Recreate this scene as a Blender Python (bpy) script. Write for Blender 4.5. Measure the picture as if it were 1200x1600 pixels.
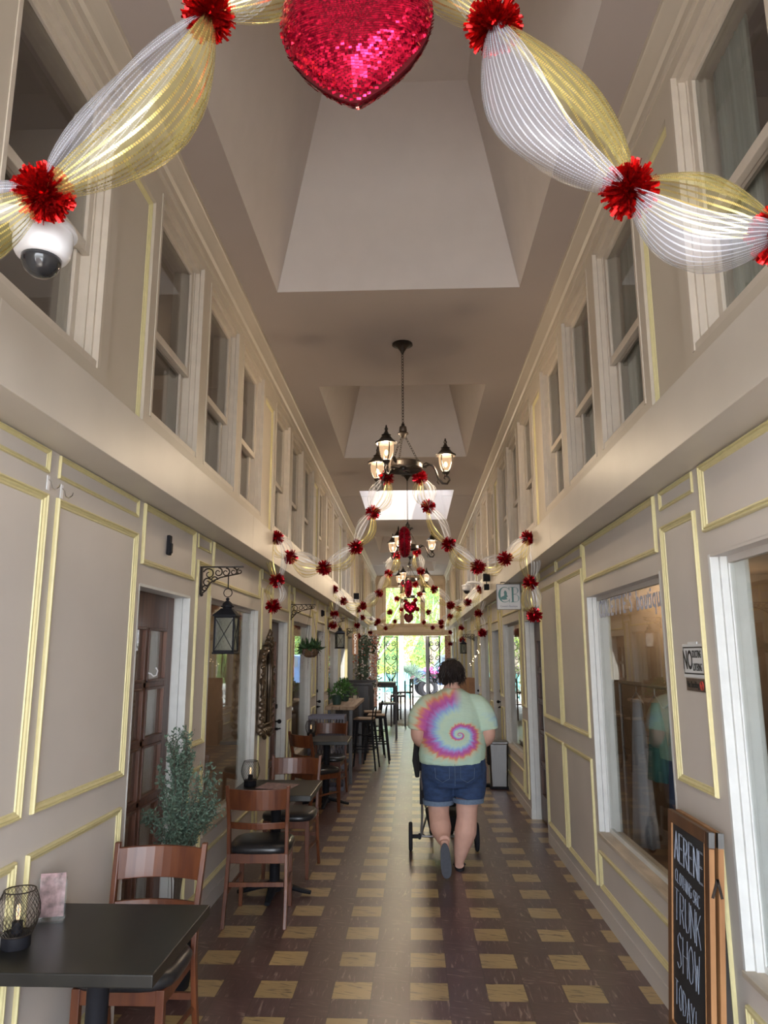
import bpy, math, random
from mathutils import Vector, Matrix
random.seed(7)
PI = math.pi
for o in list(bpy.data.objects): bpy.data.objects.remove(o)
S = bpy.context.scene; C = S.collection

# ---------------- camera ----------------
cd = bpy.data.cameras.new('camera'); cam = bpy.data.objects.new('camera', cd); C.objects.link(cam)
_p, _y, _r = 0.1921, -0.0394, -0.0021
_f = Vector((math.sin(_y)*math.cos(_p), math.cos(_y)*math.cos(_p), math.sin(_p)))
_r0 = Vector((math.cos(_y), -math.sin(_y), 0)); _u0 = _r0.cross(_f)
_rr = _r0*math.cos(_r)+_u0*math.sin(_r); _u = _u0*math.cos(_r)-_r0*math.sin(_r)
cam.matrix_world = Matrix(((_rr.x, _u.x, -_f.x, 0.093), (_rr.y, _u.y, -_f.y, 0), (_rr.z, _u.z, -_f.z, 1.72), (0, 0, 0, 1)))
cd.sensor_fit = 'HORIZONTAL'; cd.sensor_width = 36; cd.lens = 36*1144.9/1200; cd.clip_start = 0.05; cd.clip_end = 300
S.camera = cam

# ---------------- world, sun, exposure ----------------
W = bpy.data.worlds.new('world'); S.world = W; W.use_nodes = True
wn = W.node_tree.nodes; wl = W.node_tree.links
bg = wn['Background']
tc = wn.new('ShaderNodeTexCoord'); sp = wn.new('ShaderNodeSeparateXYZ'); cr = wn.new('ShaderNodeValToRGB')
wl.new(tc.outputs['Generated'], sp.inputs[0]); wl.new(sp.outputs['Z'], cr.inputs[0]); wl.new(cr.outputs[0], bg.inputs[0])
cr.color_ramp.elements[0].position = 0.0; cr.color_ramp.elements[0].color = (0.90, 0.94, 1.0, 1)
cr.color_ramp.elements[1].position = 0.8; cr.color_ramp.elements[1].color = (0.72, 0.83, 1.0, 1)
bg.inputs[1].default_value = 7.5
sd = bpy.data.lights.new('sun', 'SUN'); so = bpy.data.objects.new('sun', sd); C.objects.link(so)
sd.energy = 6.5; sd.angle = 0.012; sd.color = (1.0, 0.93, 0.82)
so.rotation_euler = Vector((-0.22, 0.52, -0.82)).to_track_quat('-Z', 'Y').to_euler()
so.location = (20, -5, 20)
def portal(name, loc, direction, sx, sy):
    l = bpy.data.lights.new(name, 'AREA'); l.shape = 'RECTANGLE'; l.size = sx; l.size_y = sy
    l.cycles.is_portal = True
    o = bpy.data.objects.new(name, l); C.objects.link(o); o.location = loc
    o.rotation_euler = Vector(direction).to_track_quat('-Z', 'Y').to_euler()
portal('sky_portal_entrance', (0, -1.45, 1.7), (0, 1, 0), 2.7, 3.4)
portal('sky_portal_gate', (0, 25.4, 2.1), (0, -1, 0), 2.6, 4.2)
portal('sky_portal_skylight', (0, 13.1, 5.82), (0, 0, -1), 1.0, 2.0)
vs = S.view_settings; vs.view_transform = 'Standard'; vs.look = 'None'; vs.gamma = 1; vs.use_curve_mapping = False
vs.exposure = 0.83
LAMP_W = 30.0

# ---------------- materials ----------------
def nmat(name):
    m = bpy.data.materials.new(name); m.use_nodes = True
    return m, m.node_tree.nodes, m.node_tree.links, m.node_tree.nodes['Principled BSDF']
def setc(b, col, rough=.5, metal=0, spec=.5):
    b.inputs['Base Color'].default_value = (*col, 1); b.inputs['Roughness'].default_value = rough
    b.inputs['Metallic'].default_value = metal; b.inputs['Specular IOR Level'].default_value = spec
def plain(name, col, rough=.5, metal=0, spec=.5, var=.12, scale=6, bump=0.0, stretch=(1, 1, 1), detail=4):
    m, n, l, b = nmat(name); setc(b, col, rough, metal, spec)
    t = n.new('ShaderNodeTexCoord'); mp = n.new('ShaderNodeMapping'); mp.inputs['Scale'].default_value = stretch
    nz = n.new('ShaderNodeTexNoise'); nz.inputs['Scale'].default_value = scale; nz.inputs['Detail'].default_value = detail
    r = n.new('ShaderNodeValToRGB')
    r.color_ramp.elements[0].position = .3; r.color_ramp.elements[1].position = .7
    r.color_ramp.elements[0].color = (*[c*(1-var) for c in col], 1); r.color_ramp.elements[1].color = (*[min(1, c*(1+var)) for c in col], 1)
    l.new(t.outputs['Object'], mp.inputs[0]); l.new(mp.outputs[0], nz.inputs['Vector'])
    l.new(nz.outputs['Fac'], r.inputs[0]); l.new(r.outputs[0], b.inputs['Base Color'])
    if bump:
        bp = n.new('ShaderNodeBump'); bp.inputs['Strength'].default_value = bump; bp.inputs['Distance'].default_value = .01
        l.new(nz.outputs['Fac'], bp.inputs['Height']); l.new(bp.outputs[0], b.inputs['Normal'])
    return m
def wood(name, c1, c2, rough=.35, scale=18, stretch=(1, 1, .08), coat=0.0):
    m, n, l, b = nmat(name); setc(b, c1, rough)
    t = n.new('ShaderNodeTexCoord'); mp = n.new('ShaderNodeMapping'); mp.inputs['Scale'].default_value = stretch
    nz = n.new('ShaderNodeTexNoise'); nz.inputs['Scale'].default_value = scale; nz.inputs['Detail'].default_value = 6; nz.inputs['Distortion'].default_value = 1.2
    r = n.new('ShaderNodeValToRGB'); r.color_ramp.elements[0].position = .32; r.color_ramp.elements[1].position = .68
    r.color_ramp.elements[0].color = (*c1, 1); r.color_ramp.elements[1].color = (*c2, 1)
    l.new(t.outputs['Object'], mp.inputs[0]); l.new(mp.outputs[0], nz.inputs['Vector']); l.new(nz.outputs['Fac'], r.inputs[0]); l.new(r.outputs[0], b.inputs['Base Color'])
    b.inputs['Coat Weight'].default_value = coat; b.inputs['Coat Roughness'].default_value = .12
    return m
def emis(name, col, st):
    m, n, l, b = nmat(name); setc(b, col, .5); b.inputs['Emission Color'].default_value = (*col, 1); b.inputs['Emission Strength'].default_value = st
    return m
def glass(name, tint=(.93, .95, .94), ior=1.6, rough=0.0):
    m, n, l, b = nmat(name); out = n['Material Output']; n.remove(b)
    tr = n.new('ShaderNodeBsdfTransparent'); tr.inputs[0].default_value = (*tint, 1)
    gl = n.new('ShaderNodeBsdfGlossy'); gl.inputs['Roughness'].default_value = rough
    fr = n.new('ShaderNodeFresnel'); ge = n.new('ShaderNodeNewGeometry')
    # same reflectance from both faces of the thin pane
    a = n.new('ShaderNodeMath'); a.operation = 'MULTIPLY_ADD'; a.inputs[1].default_value = -2; a.inputs[2].default_value = 1; l.new(ge.outputs['Backfacing'], a.inputs[0])
    p = n.new('ShaderNodeMath'); p.operation = 'POWER'; p.inputs[0].default_value = ior; l.new(a.outputs[0], p.inputs[1]); l.new(p.outputs[0], fr.inputs[0])
    mx = n.new('ShaderNodeMixShader'); l.new(fr.outputs[0], mx.inputs[0]); l.new(tr.outputs[0], mx.inputs[1]); l.new(gl.outputs[0], mx.inputs[2]); l.new(mx.outputs[0], out.inputs[0])
    return m
def meshfab(name, base, stripe, n_str, a_base, a_str, metal, sw=.34):
    # see-through mesh ribbon: fine weave with opaque glossy stripes running along it (UV.x across)
    m, n, l, b = nmat(name); out = n['Material Output']
    setc(b, base, .35, 0); uv = n.new('ShaderNodeUVMap'); s = n.new('ShaderNodeSeparateXYZ'); l.new(uv.outputs[0], s.inputs[0])
    def M_(op, a, bb=None, c=None):
        q = n.new('ShaderNodeMath'); q.operation = op
        for i, v in enumerate((a, bb, c)):
            if v is None: continue
            if isinstance(v, (int, float)): q.inputs[i].default_value = v
            else: l.new(v, q.inputs[i])
        return q.outputs[0]
    fx = M_('FRACT', M_('MULTIPLY', s.outputs['X'], n_str)); st = M_('LESS_THAN', fx, sw)
    dash = M_('FRACT', M_('MULTIPLY', s.outputs['Y'], 90.0)); gl = M_('GREATER_THAN', dash, .25)
    mixc = n.new('ShaderNodeMix'); mixc.data_type = 'RGBA'; l.new(st, mixc.inputs[0]); mixc.inputs[6].default_value = (*base, 1); mixc.inputs[7].default_value = (*stripe, 1)
    l.new(mixc.outputs[2], b.inputs['Base Color'])
    l.new(M_('MULTIPLY', st, metal), b.inputs['Metallic']); b.inputs['Roughness'].default_value = .3
    alpha = M_('ADD', M_('MULTIPLY', M_('MULTIPLY', st, gl), a_str-a_base), a_base)
    l.new(alpha, b.inputs['Alpha'])
    return m
def floor_mat():
    m, n, l, b = nmat('marbled_tile_floor'); 
    def M_(op, a, bb=None, c=None):
        q = n.new('ShaderNodeMath'); q.operation = op
        for i, v in enumerate((a, bb, c)):
            if v is None: continue
            if isinstance(v, (int, float)): q.inputs[i].default_value = v
            else: l.new(v, q.inputs[i])
        return q.outputs[0]
    t = n.new('ShaderNodeTexCoord'); s = n.new('ShaderNodeSeparateXYZ'); l.new(t.outputs['Object'], s.inputs[0])
    u = M_('DIVIDE', M_('SUBTRACT', s.outputs['X'], 0.057), .2); v = M_('DIVIDE', M_('SUBTRACT', s.outputs['Y'], 0.12), .2)
    fu = M_('FLOOR', u); fv = M_('FLOOR', v)
    eu = M_('LESS_THAN', M_('FLOORED_MODULO', fu, 2), .5); ev = M_('LESS_THAN', M_('FLOORED_MODULO', fv, 2), .5)
    yel = M_('MULTIPLY', eu, ev)
    # per tile random: rotate the marbling
    cmb = n.new('ShaderNodeCombineXYZ'); l.new(fu, cmb.inputs[0]); l.new(fv, cmb.inputs[1])
    wnz = n.new('ShaderNodeTexWhiteNoise'); wnz.noise_dimensions = '2D'; l.new(cmb.outputs[0], wnz.inputs['Vector'])
    ang = M_('ADD', M_('MULTIPLY', M_('GREATER_THAN', M_('FLOORED_MODULO', M_('ADD', fu, fv), 2), .5), 1.35), .25)
    rot = n.new('ShaderNodeVectorRotate'); rot.rotation_type = 'Z_AXIS'; l.new(t.outputs['Object'], rot.inputs['Vector']); l.new(ang, rot.inputs['Angle'])
    add = n.new('ShaderNodeVectorMath'); add.operation = 'ADD'; l.new(rot.outputs[0], add.inputs[0]); l.new(wnz.outputs['Color'], add.inputs[1])
    mp = n.new('ShaderNodeMapping'); mp.inputs['Scale'].default_value = (9, 55, 1); l.new(add.outputs[0], mp.inputs[0])
    nz = n.new('ShaderNodeTexNoise'); nz.inputs['Scale'].default_value = 1; nz.inputs['Detail'].default_value = 3; nz.inputs['Distortion'].default_value = .8; l.new(mp.outputs[0], nz.inputs['Vector'])
    rb = n.new('ShaderNodeValToRGB'); e = rb.color_ramp.elements; e[0].position = .3; e[0].color = (.075, .036, .034, 1); e[1].position = .72; e[1].color = (.32, .22, .18, 1)
    x = rb.color_ramp.elements.new(.6); x.color = (.105, .052, .048, 1)
    ry = n.new('ShaderNodeValToRGB'); e = ry.color_ramp.elements; e[0].position = .3; e[0].color = (.12, .075, .04, 1); e[1].position = .46; e[1].color = (.42, .29, .125, 1)
    l.new(nz.outputs['Fac'], rb.inputs[0]); l.new(nz.outputs['Fac'], ry.inputs[0])
    mx = n.new('ShaderNodeMix'); mx.data_type = 'RGBA'; l.new(yel, mx.inputs[0]); l.new(rb.outputs[0], mx.inputs[6]); l.new(ry.outputs[0], mx.inputs[7])
    # wear
    nz2 = n.new('ShaderNodeTexNoise'); nz2.inputs['Scale'].default_value = 2.2; nz2.inputs['Detail'].default_value = 6; l.new(t.outputs['Object'], nz2.inputs['Vector'])
    val = M_('ADD', M_('MULTIPLY', nz2.outputs['Fac'], .5), M_('ADD', M_('MULTIPLY', wnz.outputs['Value'], .16), .68))
    # seams
    du = M_('PINGPONG', u, .5); dv = M_('PINGPONG', v, .5)
    seam = M_('MULTIPLY', M_('GREATER_THAN', du, .008), M_('GREATER_THAN', dv, .008))
    sv = M_('MULTIPLY', val, M_('ADD', M_('MULTIPLY', seam, .5), .5))
    hs = n.new('ShaderNodeVectorMath'); hs.operation = 'SCALE'; l.new(mx.outputs[2], hs.inputs[0]); l.new(sv, hs.inputs['Scale'])
    l.new(hs.outputs[0], b.inputs['Base Color'])
    l.new(M_('ADD', M_('MULTIPLY', nz2.outputs['Fac'], .16), .26), b.inputs['Roughness'])
    b.inputs['Specular IOR Level'].default_value = .95; b.inputs['Coat Weight'].default_value = .28; b.inputs['Coat Roughness'].default_value = .32; b.inputs['Coat IOR'].default_value = 1.6
    return m
def tiedye():
    m, n, l, b = nmat('tie_dye_cotton'); setc(b, (.6, .7, .6), .85, 0, .2)
    def M_(op, a, bb=None, c=None):
        q = n.new('ShaderNodeMath'); q.operation = op
        for i, v in enumerate((a, bb, c)):
            if v is None: continue
            if isinstance(v, (int, float)): q.inputs[i].default_value = v
            else: l.new(v, q.inputs[i])
        return q.outputs[0]
    t = n.new('ShaderNodeTexCoord'); s = n.new('ShaderNodeSeparateXYZ'); l.new(t.outputs['Object'], s.inputs[0])
    dx = M_('DIVIDE', M_('SUBTRACT', s.outputs['X'], .045), 1.3); dz = M_('SUBTRACT', s.outputs['Z'], 1.075)
    r = M_('SQRT', M_('ADD', M_('MULTIPLY', dx, dx), M_('MULTIPLY', dz, dz)))
    # angle measured from -x axis, counter-clockwise, 0..1
    th = M_('FRACT', M_('ADD', M_('DIVIDE', M_('ARCTAN2', M_('MULTIPLY', dz, -1), M_('MULTIPLY', dx, -1)), 2*PI), 1.0))
    lr = M_('DIVIDE', M_('LOGARITHM', M_('DIVIDE', M_('ADD', r, .002), .205), math.e), 1.44)
    cmb = n.new('ShaderNodeCombineXYZ'); l.new(M_('MULTIPLY', th, 46), cmb.inputs[0]); l.new(M_('MULTIPLY', lr, 1.2), cmb.inputs[1])
    nz = n.new('ShaderNodeTexNoise'); nz.inputs['Scale'].default_value = 1.0; nz.inputs['Detail'].default_value = 2; l.new(cmb.outputs[0], nz.inputs['Vector'])
    ph = M_('FRACT', M_('ADD', M_('ADD', M_('ADD', lr, th), M_('MULTIPLY', M_('SUBTRACT', nz.outputs['Fac'], .5), .34)), 3.0))
    cr = n.new('ShaderNodeValToRGB'); R = cr.color_ramp; R.elements[0].position = 0; R.elements[0].color = (.42, .10, .34, 1)
    R.elements[1].position = 1; R.elements[1].color = (.42, .10, .34, 1)
    for p, c in ((.08, (.50, .13, .28)), (.14, (.62, .24, .15)), (.20, (.52, .52, .36)), (.30, (.42, .58, .48)), (.62, (.48, .62, .48)), (.74, (.36, .55, .62)), (.84, (.26, .36, .66)), (.92, (.42, .22, .55))):
        x = R.elements.new(p); x.color = (*c, 1)
    l.new(ph, cr.inputs[0])
    def clampf(a, c, k):
        q = M_('MULTIPLY', M_('SUBTRACT', a, c), k); z = n.new('ShaderNodeClamp'); l.new(q, z.inputs[0]); return z.outputs[0]
    mask = M_('MULTIPLY', clampf(s.outputs['X'], .0, 12.0), clampf(s.outputs['Z'], 1.17, 12.0))
    mk = n.new('ShaderNodeMix'); mk.data_type = 'RGBA'; l.new(mask, mk.inputs[0]); l.new(cr.outputs[0], mk.inputs[6]); mk.inputs[7].default_value = (.46, .61, .50, 1)
    l.new(mk.outputs[2], b.inputs['Base Color'])
    w = n.new('ShaderNodeTexNoise'); w.inputs['Scale'].default_value = 5; w.inputs['Detail'].default_value = 3
    mp = n.new('ShaderNodeMapping'); mp.inputs['Scale'].default_value = (.6, 1, 2.6); mp.inputs['Rotation'].default_value = (0, .3, 0); l.new(t.outputs['Object'], mp.inputs[0]); l.new(mp.outputs[0], w.inputs['Vector'])
    bp = n.new('ShaderNodeBump'); bp.inputs['Strength'].default_value = .7; bp.inputs['Distance'].default_value = .03; l.new(w.outputs['Fac'], bp.inputs['Height']); l.new(bp.outputs[0], b.inputs['Normal'])
    return m
def brickmat():
    m, n, l, b = nmat('red_brick'); setc(b, (.3, .12, .07), .85)
    t = n.new('ShaderNodeTexCoord'); s = n.new('ShaderNodeSeparateXYZ'); l.new(t.outputs['Object'], s.inputs[0])
    a = n.new('ShaderNodeMath'); a.operation = 'ADD'; l.new(s.outputs['X'], a.inputs[0]); l.new(s.outputs['Y'], a.inputs[1])
    c = n.new('ShaderNodeCombineXYZ'); l.new(a.outputs[0], c.inputs[0]); l.new(s.outputs['Z'], c.inputs[1])
    br = n.new('ShaderNodeTexBrick'); br.inputs['Scale'].default_value = 4.5; br.inputs['Color1'].default_value = (.36, .13, .07, 1); br.inputs['Color2'].default_value = (.24, .08, .05, 1); br.inputs['Mortar'].default_value = (.45, .4, .34, 1)
    l.new(c.outputs[0], br.inputs['Vector']); l.new(br.outputs['Color'], b.inputs['Base Color'])
    return m

WALL = plain('taupe_wall_paint', (.575, .53, .487), .5, var=.035, scale=2.5)
UPW = plain('upper_cream_wall_paint', (.54, .475, .385), .45, var=.035, scale=2.5)
BAND = plain('semi_gloss_band_paint', (.58, .53, .46), .42, var=.04, scale=3)
SHAFT = plain('ceiling_paint_lit', (.66, .60, .56), .8, var=.02)  # ceiling paint made lighter, the stronger light on shaft faces put into the colour
CEIL = plain('ceiling_paint_dim', (.41, .355, .325), .8, var=.02, scale=1.5)  # same paint made darker, the dim light under the ceiling put into the colour
GOLD = plain('gold_moulding_paint', (.61, .54, .28), .42, var=.05, scale=30, stretch=(1, 1, 1))
WHITE = plain('white_trim_paint', (.64, .65, .63), .4, var=.05, scale=14)
CREAM = plain('cream_sash_paint', (.58, .51, .42), .42, var=.05, scale=14)
SILL = plain('worn_sill_paint', (.5, .43, .34), .6, var=.2, scale=20, stretch=(1, .2, 1))
PEACH = plain('peach_trim_paint', (.80, .60, .40), .5, var=.05)
PEACHD = plain('ochre_trim_paint', (.66, .46, .27), .5, var=.05)
GLASS = glass('shop_window_glass', ior=1.55)
GLASSU = glass('upper_window_glass', (.88, .88, .87), ior=1.55)
DOORW = wood('dark_door_wood', (.055, .022, .014), (.13, .055, .033), .4, 16)
CHERRY = wood('cherry_chair_wood', (.075, .020, .009), (.15, .045, .014), .38, 12, coat=.08)
VINYL = plain('black_vinyl', (.018, .018, .02), .3, var=.2, scale=60)
TABLE = plain('black_table_laminate', (.013, .012, .010), .34, spec=.35, var=.35, scale=9, stretch=(1, .3, 1))
BLACK = plain('black_metal', (.013, .013, .016), .55, 0, .12, var=.2, scale=20)
BRONZE = plain('dark_bronze_iron', (.035, .026, .02), .42, .5, var=.3, scale=20)
CHROME = plain('chrome', (.75, .75, .75), .15, 1, var=.03)
STEEL = plain('brushed_steel', (.19, .187, .183), .36, 1, var=.08, scale=10, stretch=(20, 20, .5))
PLASW = plain('white_plastic', (.72, .72, .74), .35, var=.02)
SMOKE = plain('smoked_dome', (.02, .02, .022), .06, var=.1)
FLOOR = floor_mat()
CONC = plain('pale_concrete', (.42, .42, .38), .75, var=.12, scale=2.2)
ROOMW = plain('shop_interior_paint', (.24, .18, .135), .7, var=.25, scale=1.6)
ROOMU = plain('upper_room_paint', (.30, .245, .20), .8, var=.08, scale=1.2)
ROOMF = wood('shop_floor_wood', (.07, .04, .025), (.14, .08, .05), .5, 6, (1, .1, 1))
SKIN = plain('skin', (.56, .33, .26), .55, var=.06, scale=14, spec=.35)
HAIR = plain('dark_brown_hair', (.016, .010, .009), .5, var=.4, scale=60, stretch=(1, 1, .2), bump=.4)
DENIM = plain('blue_denim', (.020, .045, .115), .8, var=.3, scale=26, bump=.3, stretch=(.6, 1, 1.6))
DENIMC = plain('denim_cuff_inside', (.12, .17, .25), .8, var=.12, scale=60)
TIEDYE = tiedye()
RUBBER = plain('black_rubber', (.022, .022, .026), .8, spec=.15, var=.15, scale=30)
SOLE = plain('grey_sandal_sole', (.055, .060, .075), .75, var=.1, scale=60)
SILVER = plain('silver_tube', (.5, .5, .52), .3, .9, var=.05)
CANVAS = plain('black_canvas', (.02, .02, .022), .85, var=.2, scale=80)
CHALKB = plain('black_slate', (.018, .02, .024), .55, var=.35, scale=5)
CHALK = plain('chalk', (.27, .31, .38), .9, var=.2, scale=40)
OAK = wood('brown_board_wood', (.075, .034, .016), (.15, .070, .03), .45, 14, (1, .3, .12))
OAKL = wood('light_board_wood', (.28, .13, .05), (.40, .20, .08), .5, 14, (1, 1, .1))
PLANK = wood('worn_plank_wood', (.20, .12, .07), (.38, .26, .16), .6, 10, (1, .15, 1))
DARKW = wood('espresso_wood', (.014, .010, .009), (.035, .024, .018), .4, 14)
RED = plain('red_foil', (.62, .012, .012), .22, .85, var=.35, scale=90)
REDD = plain('dark_red_foil', (.42, .006, .016), .25, .8, var=.35, scale=60)
SEQ = plain('magenta_red_sequin', (.74, .012, .060), .16, .9, var=.45, scale=120, detail=1)
HEARTB = plain('dark_red_backing', (.16, .004, .014), .5, .2, var=.1)
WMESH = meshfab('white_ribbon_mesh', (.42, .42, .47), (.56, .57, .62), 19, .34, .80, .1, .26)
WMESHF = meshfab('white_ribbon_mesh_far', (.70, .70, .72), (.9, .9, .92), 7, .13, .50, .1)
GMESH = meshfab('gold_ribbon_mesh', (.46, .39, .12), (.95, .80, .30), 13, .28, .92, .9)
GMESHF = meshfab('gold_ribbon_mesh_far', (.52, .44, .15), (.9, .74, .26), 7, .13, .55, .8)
BULB = emis('warm_bulb', (1.0, .62, .28), 5.0)
FILA = emis('dim_filament', (1.0, .66, .35), 1.2)
def frosted():
    m, n, l, b = nmat('seeded_lamp_glass'); out = n['Material Output']; n.remove(b)
    em = n.new('ShaderNodeEmission'); em.inputs[0].default_value = (1.0, .66, .38, 1); em.inputs[1].default_value = .55
    tr = n.new('ShaderNodeBsdfTransparent'); tr.inputs[0].default_value = (1, .93, .84, 1)
    mx = n.new('ShaderNodeMixShader'); mx.inputs[0].default_value = .55; l.new(tr.outputs[0], mx.inputs[1]); l.new(em.outputs[0], mx.inputs[2]); l.new(mx.outputs[0], out.inputs[0])
    return m
LAMPG = frosted()
EUCA = plain('grey_green_leaf', (.085, .135, .095), .6, var=.4, scale=30)
LEAF = plain('green_leaf', (.06, .16, .035), .5, var=.5, scale=20)
LEAFD = plain('dark_green_leaf', (.03, .075, .025), .5, var=.5, scale=20)
TREEL = plain('sunny_tree_leaf', (.19, .27, .035), .6, var=.5, scale=.8)
TREEL2 = plain('deep_tree_leaf', (.06, .13, .03), .6, var=.5, scale=.8)
STEM = plain('brown_stem', (.07, .05, .035), .8, var=.3)
BARK = plain('grey_bark', (.33, .28, .22), .9, var=.35, scale=8)
LAV = plain('dried_lavender', (.22, .18, .22), .8, var=.3, scale=40)
WICK = plain('brown_coir', (.13, .075, .04), .95, var=.5, scale=60, bump=.8)
PETALW = plain('white_petals', (.75, .68, .68), .7, var=.15, scale=40)
PETALP = plain('coral_petals', (.65, .22, .16), .7, var=.3, scale=40)
POTG = plain('dark_green_pot', (.02, .05, .04), .5, var=.2)
CRATE = plain('grey_crate_plastic', (.16, .15, .19), .5, var=.1)
PAPER = plain('printed_menu_paper', (.30, .19, .19), .4, var=.6, scale=28)
SIGNW = plain('white_sign_face', (.68, .69, .70), .4, var=.03)
TEAL = plain('teal_lettering', (.10, .24, .24), .5, var=.08)
SLATEB = plain('purple_grey_lettering', (.16, .15, .24), .5, var=.05)
INK = plain('black_ink', (.012, .012, .012), .5)
BRASS = plain('bronze_sign_metal', (.20, .15, .12), .35, .7, var=.15, scale=20)
REDINK = plain('red_ink', (.5, .05, .04), .5)
LETW = plain('window_letter_grey_blue', (.46, .49, .60), .5, var=.1)
CLOTH = plain('white_dress_cloth', (.55, .58, .66), .8, var=.08, scale=10, stretch=(4, 4, .4))
CLOTHR = plain('red_garment_cloth', (.42, .04, .06), .8, var=.5, scale=14)
CLOTHB = plain('dark_blue_garment_cloth', (.03, .04, .09), .8, var=.4, scale=14)
CLOTHT = plain('teal_garment_cloth', (.06, .18, .17), .8, var=.2, scale=14)
CARVED = plain('antique_carved_gilt', (.10, .07, .045), .35, .5, var=.4, scale=16)
MIRROR = plain('mirror_glass', (.75, .75, .75), .02, 1, var=.01)
CARD = plain('brown_cardboard', (.32, .17, .09), .85, var=.15)
BRICK = brickmat()
CARBLUE = plain('blue_car_paint', (.05, .10, .20), .2, .3, var=.1, spec=.8)
PINK = plain('pink_car_graphic', (.85, .10, .38), .35, var=.2, scale=6)
CARGL = plain('car_glass', (.06, .08, .10), .08, var=.2)
TEALP = plain('teal_chair_paint', (.10, .36, .32), .6, var=.1)
ORANGE = plain('orange_plastic', (.85, .2, .05), .5)
GROUND = plain('pale_courtyard_ground', (.50, .47, .41), .9, var=.18, scale=1.4)
LITTER = plain('fallen_leaves', (.42, .22, .10), .9, var=.4, scale=14)
FAIRY = emis('fairy_bulb', (1.0, .75, .45), 5.0)
CURT = plain('pale_green_curtain', (.30, .33, .29), .9, var=.25, scale=18, stretch=(1, 6, .1))
GREYM = plain('grey_gate_metal', (.22, .23, .25), .5, .3, var=.1)
EXTW = plain('outside_white_post', (.50, .47, .41), .7, var=.06)

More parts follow.
